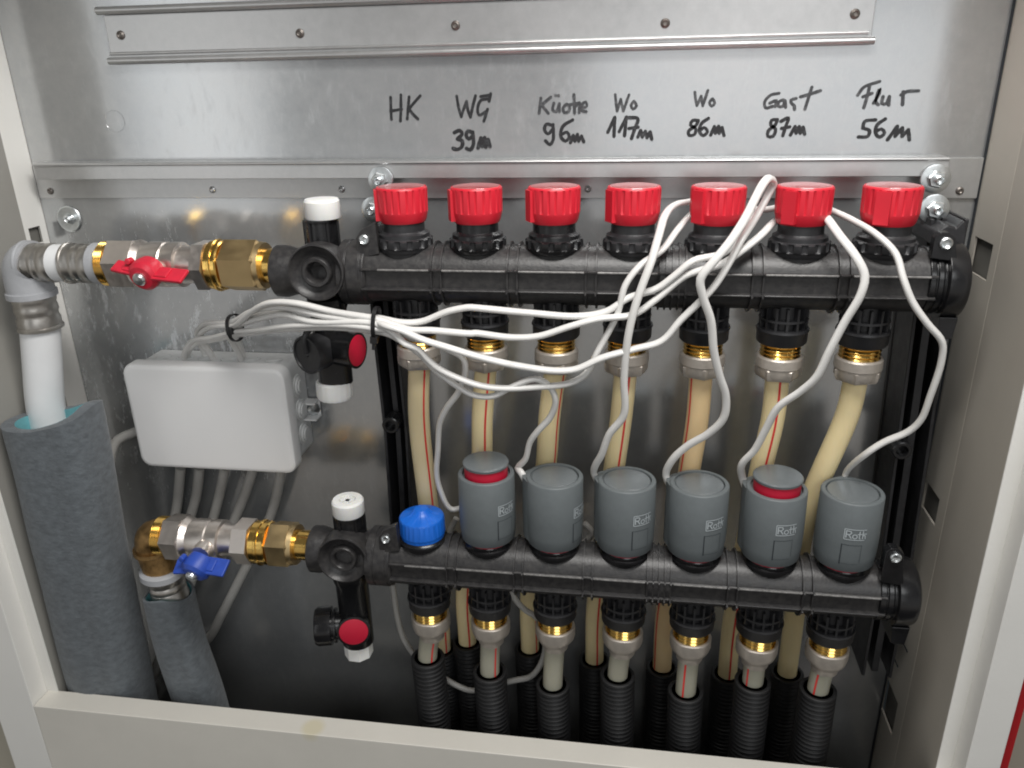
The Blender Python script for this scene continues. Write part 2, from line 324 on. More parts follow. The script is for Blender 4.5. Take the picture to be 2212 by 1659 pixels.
# upper profile rail
zrb = 0.1355; xr0, xr1 = X(235, 100, 0.005), X(1885, 60, 0.005)
rail = MB(); rail.box(*plate(xr0, xr1, 0.0004, 0.0045, zrb + 0.002, 0.1655))
rail = rail.build('profile_rail', GALVR, cab, bevel=0.0004)
def lip(z, x0, x1, d0, r, parent, h=None):
    m = MB()
    prof = [(-d0 + 0.0, z + r * 1.3)] + [(-d0 - r * 1.6 * math.sin(t), z + r * math.cos(t) * 1.3) for t in [math.pi * k / 10 for k in range(1, 10)]] + [(-d0, z - r * 1.3)]
    m.prism(prof, x0, x1, 'yz'); return m.build('folded_lip', GALVR, parent, ang=50)
lip(zrb, xr0 - 0.002, xr1 + 0.002, 0.0046, 0.0019, rail); lip(zrb + 0.0047, xr0, xr1 - 0.002, 0.0047, 0.0009, rail)
lip(0.1685, xr0 - 0.004, xr1 - 0.002, 0.0046, 0.0021, rail)
def screw_lathe(c, r, ax=(0, -1, 0), h=None):
    h = h or r * 0.5
    return MB().lathe([(0, r), (h * 0.5, r * 0.95), (h, r * 0.55), (h * 0.7, r * 0.35), (h * 0.65, 0)], c, ax, 20)
for px, py in ((261, 76), (648, 72), (984, 55), (1437, 50), (1847, 30)):
    q = at(px, py, 0.0046); screw_lathe(q, 0.0031).build('rivet', RIVET, rail)
# middle mounting rail: projecting flange above a riveted strip
mx0, mx1 = X(72, 360, 0.014), X(2050, 360, 0.014)
mid = MB()
mid.prism([(-0.0002, 0.0650), (-0.0140, 0.0645), (-0.0142, 0.0530), (-0.0128, 0.0530), (-0.0126, 0.0632), (-0.0002, 0.0636)], mx0, mx1, 'yz')
mid = mid.build('mounting_rail', GALVR, cab, bevel=0.0005, seg=3)
lip(0.0640, mx0 + .001, mx1 - .001, 0.0140, 0.0009, mid)
MB().box(*plate(X(80, 400, 0.002), X(2115, 400, 0.002), 0.0003, 0.0022, 0.0374, 0.0634)).build('rivet_strip', GALVR, mid, bevel=0.0003)
for px, py in ((109, 413), (459, 410), (738, 409), (1270, 408), (2073, 412)):
    q = at(px, py, 0.0023); screw_lathe(q, 0.0026).build('rivet', RIVET if px in (109, 2073) else GALVR, mid)
# dimpled screw on the back panel, left
q = at(150, 473, 0.0005)
MB().lathe([(0, 0.0105), (0.0006, 0.0100), (0.0009, 0.0092), (0.0004, 0.0075), (0.0002, 0.0045), (0.0012, 0.0040), (0.0016, 0.0)], q, (0, -1, 0), 40).build('washer', ZINC, cab)
MB().lathe([(0.001, 0.0036), (0.003, 0.0032), (0.004, 0.0018), (0.0032, 0.0012), (0.003, 0)], q, (0, -1, 0), 24).build('panel_screw', ZINC, cab)
MB().lathe([(0, 0.0080), (0.0002, 0.0079), (0.0002, 0.0076), (0.0001, 0.0075), (0.0001, 0.0)], at(248, 262, 0.0001), (0, -1, 0), 40).build('knockout', GALV, cab)
# ------------------------------------------------------------------ handwriting on the back panel
def ribbon(mb, P, w, d, offs):
    """a pen stroke: flat ink with round ends lying on the sheet"""
    P = spline(P, 0.0012) if len(P) > 1 else [P[0] + Vector((-0.0002, 0, 0)), P[0] + Vector((0.0002, 0, 0))]
    L = []; R = []
    for i, p in enumerate(P):
        t = (P[min(i + 1, len(P) - 1)] - P[max(i - 1, 0)]); t.y = 0; t = t.normalized() if t.length > 1e-9 else Vector((1, 0, 0))
        n = Vector((-t.z, 0, t.x)); ww = w * (1 + 0.18 * noise.noise(Vector((p.x * 300, offs * 50, p.z * 300))))
        L.append(p + n * ww); R.append(p - n * ww)
    y = -d - offs
    vs = []
    for a, b in zip(L, R): vs += [(a.x, y, a.z), (b.x, y, b.z)]
    fs = [(2 * i, 2 * i + 1, 2 * i + 3, 2 * i + 2) for i in range(len(P) - 1)]
    mb.add(vs, fs, False)
    for e, (p, k) in enumerate(((P[0], 1), (P[-1], 2))):
        c = [(p.x + math.cos(a) * w, y - 0.000012 * k, p.z + math.sin(a) * w) for a in [2 * math.pi * j / 12 for j in range(12)]]
        mb.add(c, [tuple(range(12))], False)
C2, C3 = 1350 / 1.85172, 2696 / 1.85172
def write(label, base, w, strokes, soft=False):
    mb = MB()
    for i, st in enumerate(strokes):
        P = [at(base + .3418 * x, .3418 * y, 0.0004) for x, y in st]
        ribbon(mb, P, w, 0.0003, 0.00004 * i)
    mb.build('handwriting', INKG if soft else INK, back, label=label)
K = 0.0010
write('handwritten letters HK in black marker', C2, K, [[(335, 615), (337, 690), (340, 755)], [(400, 600), (400, 690), (397, 765)], [(335, 702), (405, 690)], [(452, 612), (440, 752)], [(522, 605), (470, 665), (446, 695)], [(452, 690), (480, 725), (508, 752)]])
write('handwritten letters WG in black marker', C2, K, [[(753, 608), (765, 680), (782, 738)], [(782, 738), (800, 680), (815, 640)], [(815, 640), (825, 700), (840, 740)], [(840, 740), (855, 670), (872, 605)], [(948, 625), (905, 635), (885, 690), (895, 727), (945, 700)], [(968, 592), (958, 640)], [(948, 690), (925, 765)], [(905, 610), (965, 600)]])
write('handwritten length 39m in bold black marker', C2, K * 1.3, [[(738, 838), (772, 825), (788, 845), (758, 878)], [(758, 878), (788, 892), (785, 928), (755, 945), (730, 938)], [(852, 838), (825, 828), (812, 855), (830, 878), (852, 862)], [(854, 835), (858, 915), (838, 947), (815, 938)], [(888, 935), (906, 872)], [(906, 872), (915, 925)], [(915, 925), (930, 870)], [(930, 870), (937, 930)], [(937, 928), (952, 882)], [(952, 882), (964, 926)]])
write('handwritten word Kueche in black marker', C2, K, [[(1285, 620), (1274, 716)], [(1348, 614), (1300, 655), (1288, 668)], [(1290, 664), (1332, 716)], [(1367, 652), (1360, 695), (1382, 706), (1402, 655)], [(1402, 655), (1402, 706)], [(1378, 601), (1380, 603)], [(1396, 604), (1398, 606)], [(1448, 658), (1425, 682), (1434, 712), (1462, 703), (1466, 672), (1448, 658)], [(1466, 662), (1530, 650)], [(1494, 598), (1498, 716)], [(1500, 675), (1528, 655), (1526, 712)], [(1542, 685), (1576, 670), (1568, 644), (1545, 662), (1542, 698), (1572, 706)]], True)
write('handwritten length 96m in black marker', C2, K * 1.15, [[(1355, 792), (1320, 785), (1308, 820), (1330, 846), (1358, 820)], [(1362, 788), (1362, 885), (1342, 914), (1314, 890)], [(1486, 758), (1425, 798), (1410, 860), (1440, 892), (1465, 865), (1450, 835), (1416, 850)], [(1472, 902), (1490, 856)], [(1490, 856), (1500, 892)], [(1500, 892), (1516, 850)], [(1516, 850), (1524, 892)], [(1524, 892), (1542, 860)], [(1542, 860), (1556, 896)]])
write('handwritten word Wo in grey marker above 117m', C2, K * 0.95, [[(1755, 598), (1760, 650), (1767, 702)], [(1767, 702), (1790, 628)], [(1790, 628), (1806, 702)], [(1806, 702), (1842, 600)], [(1872, 640), (1855, 665), (1868, 690), (1890, 668), (1874, 640)]], True)
write('handwritten length 117m in black marker', C2, K * 1.15, [[(1708, 836), (1752, 742)], [(1752, 742), (1747, 862)], [(1780, 832), (1826, 740)], [(1826, 740), (1814, 858)], [(1838, 744), (1898, 750), (1880, 810), (1858, 876)], [(1842, 812), (1900, 804)], [(1898, 866), (1916, 825)], [(1916, 825), (1926, 866)], [(1926, 866), (1946, 830)], [(1946, 830), (1956, 870)], [(1956, 870), (1976, 834)], [(1976, 834), (1986, 880)]])
write('handwritten word Wo in grey marker above 86m', C3, K * 0.95, [[(132, 583), (137, 630), (145, 667)], [(145, 667), (172, 608)], [(172, 608), (182, 668)], [(182, 668), (214, 572)], [(242, 625), (224, 648), (238, 672), (258, 652), (244, 625)]], True)
write('handwritten length 86m in black marker', C3, K * 1.1, [[(154, 762), (118, 762), (104, 790), (136, 812), (130, 850), (96, 856), (92, 830), (140, 792), (154, 764)], [(218, 748), (175, 780), (160, 830), (185, 857), (212, 832), (190, 806), (164, 826)], [(232, 854), (256, 800)], [(256, 800), (262, 842)], [(262, 842), (282, 798)], [(282, 798), (286, 842)], [(286, 842), (304, 806)], [(304, 806), (316, 856)]])
write('handwritten word Gast in grey marker', C3, K, [[(664, 590), (610, 602), (573, 645), (580, 682), (625, 672)], [(606, 652), (648, 636), (640, 674)], [(692, 632), (665, 642), (660, 672), (688, 672), (702, 636)], [(702, 636), (706, 678)], [(772, 622), (738, 634), (745, 655), (760, 668), (762, 692)], [(872, 552), (850, 620), (828, 690)], [(800, 612), (860, 595), (926, 573)]], True)
write('handwritten length 87m in black marker', C3, K * 1.1, [[(654, 756), (618, 760), (612, 790), (642, 816), (626, 862), (594, 862), (596, 828), (640, 790), (654, 758)], [(676, 768), (724, 745), (706, 800), (688, 858)], [(680, 812), (732, 802)], [(736, 854), (766, 800)], [(766, 800), (772, 842)], [(772, 842), (792, 800)], [(792, 800), (798, 842)], [(798, 842), (816, 804)], [(816, 804), (826, 848)]])
write('handwritten word Flur in grey marker', C3, K, [[(1162, 602), (1200, 552), (1300, 515)], [(1238, 540), (1222, 610), (1200, 682)], [(1195, 612), (1252, 590)], [(1262, 652), (1298, 590), (1302, 560), (1282, 610), (1276, 645), (1292, 662)], [(1322, 610), (1315, 655), (1342, 655), (1362, 610)], [(1362, 610), (1358, 664)], [(1445, 662), (1450, 580)], [(1436, 600), (1470, 580), (1546, 574)]], True)
write('handwritten length 56m in black marker', C3, K * 1.1, [[(1275, 758), (1206, 768), (1194, 810)], [(1194, 810), (1236, 826), (1225, 862), (1166, 866)], [(1336, 752), (1285, 790), (1274, 840), (1300, 867), (1332, 840), (1310, 815), (1278, 832)], [(1350, 884), (1412, 798)], [(1412, 798), (1398, 862)], [(1398, 862), (1444, 808)], [(1444, 808), (1442, 862)], [(1442, 862), (1482, 820)], [(1482, 820), (1488, 884)]])
# ------------------------------------------------------------------ walls beside the cabinet
w = MB().box(*plate(XRo + 0.0004, XRo + 0.0095, -0.02, 0.1225, -0.75, 0.6)); w = w.build('wall_edge', REDW); w['kind'] = 'structure'
w = MB().box(*plate(XRo + 0.0096, 1.2, -0.02, 0.06, -0.75, 0.9)); w = w.build('wall_right', PLASTER); w['kind'] = 'structure'
w = MB().box(*plate(-1.2, XLo - 0.0004, -0.02, 0.118, -0.75, 0.9)); w = w.build('wall_left', PLASTER); w['kind'] = 'structure'
# ------------------------------------------------------------------ manifold bars
TOPP = [(866, 400), (1028, 403), (1197, 402), (1370, 402), (1553, 402), (1740, 402), (1930, 402)]
UX = [X(a, b, 0.065) for a, b in TOPP]
BRU = [(893, 741), (1042, 741), (1198, 748), (1354, 750), (1522, 752), (1693, 757), (1869, 765)]
UOX = [X(a, b, 0.077) for a, b in BRU]
LOT = [(921, 1336), (1053, 1348), (1196, 1361), (1345, 1372), (1495, 1384), (1642, 1398), (1798, 1406)]
LOX = [X(a, b, 0.099) for a, b in LOT]
ACP = [((1045, 1015), (1049, 1183)), ((1194, 1022), (1196, 1193)), ((1353, 1030), (1350, 1205)), ((1515, 1037), (1502, 1217)), ((1683, 1048), (1668, 1225)), ((1852, 1054), (1827, 1239))]
LX = [X(911, 1120, 0.087)] + [(X(a[0], a[1], 0.087) + X(b[0], b[1], 0.107)) / 2 for a, b in ACP]
print('UX', [round(v, 4) for v in UX], 'UOX', [round(v, 4) for v in UOX]); print('LX', [round(v, 4) for v in LX], 'LOX', [round(v, 4) for v in LOX])
def bar_section(r, ridge=True):
    poly = []
    hh = 0.0066
    fa = math.asin(hh / r)
    # angle measured from the front (-y)
    n = 44
    for k in range(n + 1):
        a = fa + (2 * math.pi - 2 * fa) * k / n
        poly.append((-math.cos(a) * r, math.sin(a) * r))
    dpt = r * math.cos(fa)
    # folded ridges above and below the flat front face
    poly += [(-dpt - 0.0014, -hh - 0.0010), (-dpt - 0.0026, -hh - 0.0004), (-dpt - 0.0026, -hh + 0.0003), (-dpt - 0.0014, -hh + 0.0008), (-dpt + 0.0004, -hh + 0.0012), (-dpt + 0.0004, hh - 0.0012), (-dpt - 0.0014, hh - 0.0008), (-dpt - 0.0026, hh - 0.0003), (-dpt - 0.0026, hh + 0.0004), (-dpt - 0.0014, hh + 0.0010)]
    return poly
def manifold(name, label, d, zc, x0, x1, ports, out_ports, wide_x):
    root = thing(name, label, 'manifold', (x0, -d, zc))
    r = 0.0197
    sec = [(-d + p, zc + q) for p, q in bar_section(r)]
    b = MB(); b.prism(sec, x0, x1, 'yz')
    big = [(-d + (p * 1.0) * 1.125, zc + q * 1.10) for p, q in bar_section(r)]
    def rib(x, w=0.0011): b.prism(big, x - w / 2, x + w / 2, 'yz')
    for i in range(6):
        xm = (ports[i] + ports[i + 1]) / 2
        if i == 3:
            for k in range(5): rib(xm - 0.008 + k * 0.004, 0.0010)
            b.lathe([(0, r * 1.03), (0.017, r * 1.03)], (xm - 0.0085, -d, zc), (1, 0, 0), 48)
        else: rib(xm - 0.0032); rib(xm + 0.0032)
    ht = b.build('header_tube', BLACKD, root, ang=40)
    dpt = r * math.cos(math.asin(0.0066 / r))
    for zz_ in (0.0066, -0.0066):
        e_ = MB(); cuts = [x0 + 0.012] + [c_ for i in range(6) for c_ in ((ports[i] + ports[i + 1]) / 2 - (0.0095 if i == 3 else 0.0040), (ports[i] + ports[i + 1]) / 2 + (0.0095 if i == 3 else 0.0040))] + [x1 - 0.004]
        for a_, c_ in zip(cuts[0::2], cuts[1::2]):
            e_.lathe([(0, 0.0004), (0.0004, 0.00075), (c_ - a_ - 0.0004, 0.00075), (c_ - a_, 0.0004)], (a_, -d - dpt - 0.0024, zc + zz_), (1, 0, 0), 10)
        e_.build('ridge', WORN if zz_ > 0 else BLACKD, ht)
    return root
def scallop(nk, depth, h0, h1):
    def rf(a, h, r):
        if h0 < h < h1: return r * (1 - depth * (0.5 - 0.5 * math.tanh(4 * math.cos(a * nk) + 1.2)))
        return r
    return rf
def cage(root, x, d, ztop, lean=0.0):
    """slotted outlet socket"""
    c = MB(); c.lathe([(0.004, 0.0112), (-0.0150, 0.0116)], (x, -d, ztop), (0, 0, 1), 32)
    for k in range(14):
        a = 2 * math.pi * (k + 0.5) / 14
        m = Matrix.Rotation(a, 3, 'Z')
        c.box(Vector((x, -d, ztop - 0.0062)) + m @ Vector((0.0134, 0, 0)), (0.0036, 0.0015, 0.0160), m)
    c.lathe([(-0.0062, 0.0120), (-0.0062, 0.0153), (-0.0076, 0.0154), (-0.0076, 0.0120)], (x, -d, ztop), (0, 0, 1), 40)
    c.lathe([(-0.0128, 0.0118), (-0.0131, 0.0163), (-0.0145, 0.0167), (-0.0152, 0.0161), (-0.0222, 0.0159), (-0.0234, 0.0150), (-0.0234, 0.0118)], (x, -d, ztop), (0, 0, 1), 44)
    return c.build('outlet_cage', BLACK, root, ang=40)
# upper bar
UD, UZ = 0.065, -0.0028
ux0, ux1 = X(800, 590, UD), X(2000, 600, UD)
up = manifold('return_manifold', 'upper black header bar with seven red capped valves under the handwriting', UD, UZ, ux0, ux1, UX, UOX, 0)
KN = None
for i, x in enumerate(UX):
    c = MB()
    c.lathe([(0.0, 0.0166), (0.0156, 0.0166)], (x, -UD, UZ), (0, 0, 1), 64, sx=1.07, sy=0.90)
    c.lathe([(0.0154, 0.0150), (0.0155, 0.0168), (0.0162, 0.0174), (0.0182, 0.0176), (0.0188, 0.0184), (0.0196, 0.0188), (0.0238, 0.0188), (0.0244, 0.0178), (0.0250, 0.0168), (0.0272, 0.0166), (0.0278, 0.0150), (0.0290, 0.0138), (0.0350, 0.0137)], (x, -UD, UZ), (0, 0, 1), 112, rf=scallop(14, 0.10, 0.0192, 0.0242))
    c.build('valve_collar', BLACKG if i in (1, 2) else BLACK, up, ang=40)
    # red cap: ribbed drum with a raised key at its left, tucked in at the foot
    z0 = 0.0316
    def rf(a, h, r):
        t = (a * 22 / (2 * math.pi)) % 1.0
        g = 0.045 if (t < 0.22 and 0.0078 < h < 0.0214) else 0.0
        return r * (1 - g)
    k = MB(); k.lathe([(0, 0.0128), (0.0003, 0.0146), (0.0020, 0.0155), (0.0060, 0.0164), (0.0072, 0.0166), (0.0080, 0.0166), (0.0212, 0.0169), (0.0219, 0.0167), (0.0227, 0.0161), (0.0229, 0.0153), (0.0228, 0.0150), (0.0227, 0.0)], (x, -UD, z0), (0, 0, 1), 120, rf=rf)
    ka = [200, 204, 208, 212, 222, 232, 240][i]   # the key shows at the left, turned a little on each cap
    m = Matrix.Rotation(math.radians(ka), 3, 'Z')
    k.box(Vector((x, -UD, z0 + 0.0116)) + m @ Vector((0.0160, 0, 0)), (0.0040, 0.0085, 0.0195), m)
    rc_ = k.build('red_cap', RED, up, ang=30)
    MB().lathe([(0.0226, 0.0153), (0.0230, 0.0150), (0.02305, 0.0)], (x, -UD, z0), (0, 0, 1), 64).build('cap_top', REDT, rc_)
for x in UOX: cage(up, x, UD, UZ - 0.0185)
# clamp collar at the left, end cap at the right
def clamp(root, x0, x1, d, zc, r, tabpx):
    c = MB(); w_ = x1 - x0
    c.lathe([(0, r * 0.9), (0.0006, r), (w_ * 0.3, r), (w_ * 0.3, r * 0.965), (w_ * 0.36, r * 0.965), (w_ * 0.36, r * 1.0), (w_ * 0.8, r), (w_ * 0.8, r * 0.96), (w_ * 0.93, r * 0.955), (w_, r * 0.88)], (x0, -d, zc), (1, 0, 0), 56)
    q = at(*tabpx)
    c.prism([(q.x - 0.006, zc + r * 0.55), (q.x - 0.0055, q.z + 0.001), (q.x - 0.002, q.z + 0.006), (q.x + 0.004, q.z + 0.009), (q.x + 0.008, q.z + 0.011), (q.x + 0.009, zc + r * 0.7)], q.y + 0.001, q.y + 0.007, 'xz')
    c.build('clamp_collar', BLACKD, root, ang=38, bevel=0.0004)
    MB().lathe([(0, 0.0033), (0.0016, 0.0033), (0.0022, 0.0026), (0.0012, 0.0017), (0.0010, 0)], (q.x, q.y + 0.001, q.z), (0, -1, 0), 24).build('clamp_screw', ZINC, root)
clamp(up, X(748, 590, UD), X(808, 590, UD), UD, UZ, 0.0222, (786, 518, 0.080))
def end_cap(root, x0, x1, d, zc, r, tabpx):
    w_ = x1 - x0; c = MB()
    c.lathe([(0, r * 0.90), (0.0003, r * 0.98), (w_ * .15, r * 0.98), (w_ * .15, r * 0.93), (w_ * .2, r * 0.93), (w_ * .2, r * 0.98), (w_ * 0.33, r * .98), (w_ * 0.34, r * 0.93), (w_ * 0.42, r * 0.93), (w_ * 0.43, r * 1.12), (w_ * 0.80, r * 1.12), (w_ * 0.93, r * 1.05), (w_, r * 0.86), (w_ * 1.01, r * 0.5), (w_ * 1.01, 0)], (x0, -d, zc), (1, 0, 0), 56)
    xm = x0 + w_ * 0.66
    c.prism([(xm - w_ * .22, zc - r * 0.9), (xm - w_ * .2, zc - r * 1.50), (xm - w_ * 0.12, zc - r * 1.55), (xm + w_ * .16, zc - r * 1.55), (xm + w_ * .22, zc - r * 0.9)], -d - 0.016, -d + 0.006, 'xz')
    q = at(*tabpx)
    c.prism([(q.x - 0.0065, zc + r * .8), (q.x - 0.0062, q.z + 0.003), (q.x - 0.0035, q.z + 0.0062), (q.x + 0.001, q.z + 0.0062), (q.x + 0.005, q.z + 0.003), (q.x + 0.0085, zc + r * 0.7)], q.y + 0.001, q.y + 0.008, 'xz')
    c.build('end_cap', BLACKG, root, ang=38, bevel=0.0006)
    MB().lathe([(0, 0.0036), (0.0016, 0.0036), (0.0022, 0.0028), (0.0012, 0.0017), (0.0010, 0)], (q.x, q.y + 0.001, q.z), (0, -1, 0), 24).build('clamp_screw', ZINC, root)
end_cap(up, X(1985, 600, UD), X(2078, 600, UD) - 0.001, UD, UZ, 0.0212, (2044, 526, 0.082))
# lower bar
LD, LZ = 0.087, -0.2150
lx0, lx1 = X(860, 1230, LD), X(1893, 1290, LD)
lo = manifold('supply_manifold', 'lower black header bar carrying the six grey actuators and a blue cap', LD, LZ, lx0, lx1, LX, LOX, 0)
for x in LOX: cage(lo, x, LD, LZ - 0.0185)
for i, x in enumerate(LX):
    c = MB()
    c.lathe([(0.000, 0.0168), (0.0171, 0.0168)], (x, -LD, LZ), (0, 0, 1), 64, sx=1.07, sy=0.90)
    c.lathe([(0.0169, 0.0150), (0.0170, 0.0170), (0.0176, 0.0182), (0.0192, 0.0182), (0.0200, 0.0165), (0.0220, 0.0150), (0.0235, 0.0150)], (x, -LD, LZ), (0, 0, 1), 56)
    c.build('valve_socket', BLACKG, lo, ang=40)
# blue protective cap
x = LX[0]; z0 = LZ + 0.0205
k = MB(); k.lathe([(0, 0.0150), (0.0004, 0.0160), (0.0035, 0.0163), (0.0036, 0.0168), (0.0150, 0.0165), (0.0160, 0.0158), (0.0170, 0.0135), (0.0185, 0.0085), (0.0205, 0.0065), (0.0222, 0.0050), (0.0226, 0.0)], (x, -LD, z0), (0, 0, 1), 120,
                  rf=lambda a, h, r: r * (1 - (0.02 if ((a * 28 / (2 * math.pi)) % 1.0) < 0.25 and 0.0034 < h < 0.0155 else 0) - (0.10 if h > 0.0165 and math.cos(8 * a) > 0.3 else 0)))
k.build('blue_cap', BLUE, lo, ang=30)
clamp(lo, X(808, 1225, LD), X(862, 1230, LD), LD, LZ, 0.0222, (833, 1165, 0.104))
end_cap(lo, X(1880, 1290, LD), X(1972, 1290, LD) - 0.001, LD, LZ, 0.0212, (1935, 1205, 0.105))
# ------------------------------------------------------------------ brackets that hold the bars
def bracket(name, label, pts, w, peg, bolts):
    root = thing(name, label, 'bracket', (pts[0][0], -0.01, pts[-1][1]))
    # pts: (x, z) down the middle line
    b = MB()
    def strip(w_, y0, y1):
        Lp = [(x - w_ / 2, z) for x, z in pts]; Rp = [(x + w_ / 2, z) for x, z in reversed(pts)]
        b.prism(Lp + Rp, y0, y1, 'xz')
    strip(w, -0.0045, -0.0005); strip(w * 0.22, -0.034, -0.0048)
    for s in (-1, 1):
        Lp = [(x + s * w * 0.42 - 0.0012, z) for x, z in pts]; Rp = [(x + s * w * 0.42 + 0.0012, z) for x, z in reversed(pts)]
        b.prism(Lp + Rp, -0.040, -0.0046, 'xz')
    b.build('upright', BLACK, root, bevel=0.0006)
    c = MB(); px_, pz = peg
    c.lathe([(0, 0.0072), (0.008, 0.0066), (0.012, 0.0066), (0.0125, 0.0058), (0.0125, 0.0042), (0.006, 0.004), (0.006, 0)], (px_, -0.036, pz), (0.0, -1, 0), 30)
    c.build('peg', BLACKG, root)
    for (bx, bz, bd) in bolts:
        MB().lathe([(0, 0.0092), (0.0012, 0.0092), (0.0014, 0.0086), (0.0015, 0.0048)], (bx, -bd, bz), (0, -1, 0), 36).build('washer', ZINC, root)
        h = MB(); h.hexa(0.0014, 0.0055, 0.0058, (bx, -bd, bz), (0, -1, 0), 0.3, 0.0006)
        h.lathe([(0.005, 0.0030), (0.0095, 0.0030), (0.0100, 0.0024), (0.0085, 0.0018), (0.008, 0)], (bx, -bd, bz), (0, -1, 0), 20)
        h.build('bolt', ZINC, root)
    return root
qs = [at(2028, 470, 0.02), at(1985, 660, 0.02), at(1950, 970, 0.02), at(1912, 1240, 0.02), at(1868, 1500, 0.02)]
bR = bracket('bar_bracket', 'tall black bracket behind the right ends of both bars', [(qs[0].x, 0.030), (qs[1].x + .002, qs[1].z), (qs[2].x, qs[2].z), (qs[3].x, qs[3].z), (qs[3].x, -0.33)], 0.024,
        (X(1946, 970, 0.045), Z(1946, 970, 0.045)), [(*at(2020, 386, 0.0155).xz, 0.0155), (*at(2017, 451, 0.030).xz, 0.030)])
qs = [at(838, 470, 0.02), at(850, 720, 0.02), at(870, 915, 0.02), at(880, 1090, 0.02)]
bL = bracket('bar_bracket', 'tall black bracket behind the left ends of both bars', [(qs[0].x - 0.003, 0.012), (qs[1].x, qs[1].z), (qs[2].x, qs[2].z), (qs[3].x, qs[3].z), (qs[3].x, -0.235)], 0.020,
        (X(846, 916, 0.045), Z(846, 916, 0.045)), [(*at(823, 388, 0.0155).xz, 0.0155), (*at(808, 452, 0.012).xz, 0.012)])
# moulded hooks of the bracket round the bar's shoulders
for (root, ppx, d) in ((bR, (2052, 478), 0.05), (bL, (800, 492), 0.06)):
    q = at(ppx[0], ppx[1], d); c = MB()
    c.prism([(q.x - 0.010, q.z - 0.014), (q.x - 0.009, q.z - 0.006), (q.x - 0.003, q.z - 0.001), (q.x + 0.002, q.z - 0.003), (q.x + 0.006, q.z + 0.002), (q.x + 0.009, q.z - 0.004), (q.x + 0.009, q.z - 0.014)], -d - 0.006, -0.006, 'xz')
    c.build('hook', BLACK, root, bevel=0.0012)
# ------------------------------------------------------------------ heating pipes with union nuts
def stripe_mesh(P, r, ang, w=0.0007):
    mb = MB(); Q = spline(P, 0.004); vs = []; fs = []
    for i, p in enumerate(Q):
        t = (Q[min(i + 1, len(Q) - 1)] - Q[max(i - 1, 0)]).normalized()
        f = Vector((0, -1, 0)); f = (f - t * f.dot(t)).normalized(); s_ = t.cross(f)
        if s_.x < 0: s_ = -s_
        for k in (-1, 0, 1):
            a = ang + k * w / r
            vs.append(p + f * (math.cos(a) * (r + 0.00012)) + s_ * (math.sin(a) * (r + 0.00012)))
        if i: fs += [(3 * i - 3, 3 * i - 2, 3 * i + 1, 3 * i), (3 * i - 2, 3 * i - 1, 3 * i + 2, 3 * i + 1)]
    return mb.add(vs, fs)
def heating_pipe(label, x, d, ztop, path, r, mt, stripe, group, taper, hexrot):
    root = thing('heating_pipe', label, 'pipe', (x, -d, ztop), group)
    o = (x, -d, ztop); up_ = (0, 0, 1)
    t = MB(); t.lathe([(0.001, 0.0118)] + [(-0.0013 * k, 0.0129 if k % 2 else 0.0120) for k in range(0, 8)] + [(-0.0105, 0.011)], o, up_, 40)
    t.build('brass_thread', BRASS, root, ang=60)
    n = MB()
    if taper:
        n.lathe([(-0.0090, 0.0118), (-0.0092, 0.0142), (-0.0100, 0.0150), (-0.0175, 0.0150), (-0.0205, 0.0142), (-0.0250, 0.0105), (-0.0262, 0.0098), (-0.0300, 0.0095), (-0.0300, 0.0070)], o, up_, 40,
                rf=lambda a, h, rr: rr * (1 - (0.035 * (0.5 - 0.5 * math.cos(6 * a)) if -0.0172 < h + 0 < -0.0080 or h < -0.017 else 0)))
    else:
        n.lathe([(-0.0090, 0.0118), (-0.0092, 0.0140), (-0.0102, 0.0148), (-0.0160, 0.0150), (-0.0166, 0.0146), (-0.0172, 0.0146)], o, up_, 40)
        n.lathe([(-0.0170, 0.0146), (-0.0176, 0.0153), (-0.0225, 0.0150), (-0.0245, 0.0138), (-0.0250, 0.0075)], o, up_, 6, hexrot, smooth=False)
        n.lathe([(-0.0168, 0.0143), (-0.0215, 0.0143), (-0.0235, 0.0132)], o, up_, 30)
    n.build('union_nut', NICKELD, root, ang=35)
    P = [Vector((x, -d, ztop - 0.020))] + path
    p = MB().tube(P, r, 26, 0.004).build('tube', mt, root)
    if stripe is not None: stripe_mesh(P, r, stripe).build('stripe', STRIPE, p)
    return root
ZU = UZ - 0.0185 - 0.0230; ZL = LZ - 0.0185 - 0.0230
BK = [(955, 1400), (1010, 1385), (1145, 1400), (1284, 1424), (1430, 1440), (1571, 1455), (1700, 1452)]   # where each return pipe enters its sleeve behind
UP = [[(905, 900), (924, 1080)], [(1042, 900), (1040, 1000)], [(1187, 900), (1180, 1000)], [(1342, 900), (1327, 1010)], [(1507, 900), (1488, 1020)], [(1670, 900), (1640, 1030)], [(1832, 890), (1742, 1110)]]
ustr = [0.75, 0.45, 0.95, 0.35, -0.95, 0.10, None]
names = ['HK', 'WG', 'Kueche', '117m', '86m', 'Gast', 'Flur']
where = ['beside the left black bracket, under the mark HK', 'second from the left, under the mark WG 39m', 'third from the left, under the mark 96m', 'fourth from the left, under the mark 117m', 'fifth from left, darker orange, under the mark 86m', 'sixth from the left, under the mark 87m', 'bent to the left, under the mark 56m']
back_ends = []
for i, x in enumerate(UOX):
    q1 = at(*UP[i][0], 0.063); q2 = at(*UP[i][1], 0.055); e = at(*BK[i], 0.030)
    mt = [PEXB, PEX, PEX, PEX, PEXO, PEX, PEX][i]
    heating_pipe('cream heating pipe ' + where[i], x, UD, ZU, [q1, q2, Vector((e.x, e.y, e.z + 0.05)), e, Vector((e.x, e.y, ZB + 0.06))], 0.0077, mt, ustr[i], 'cream heating pipes under the upper bar', False, 0.25 + 0.35 * i)
    back_ends.append(e)
lstr = [0.65, 0.75, None, None, -0.35, -0.75, -0.6]
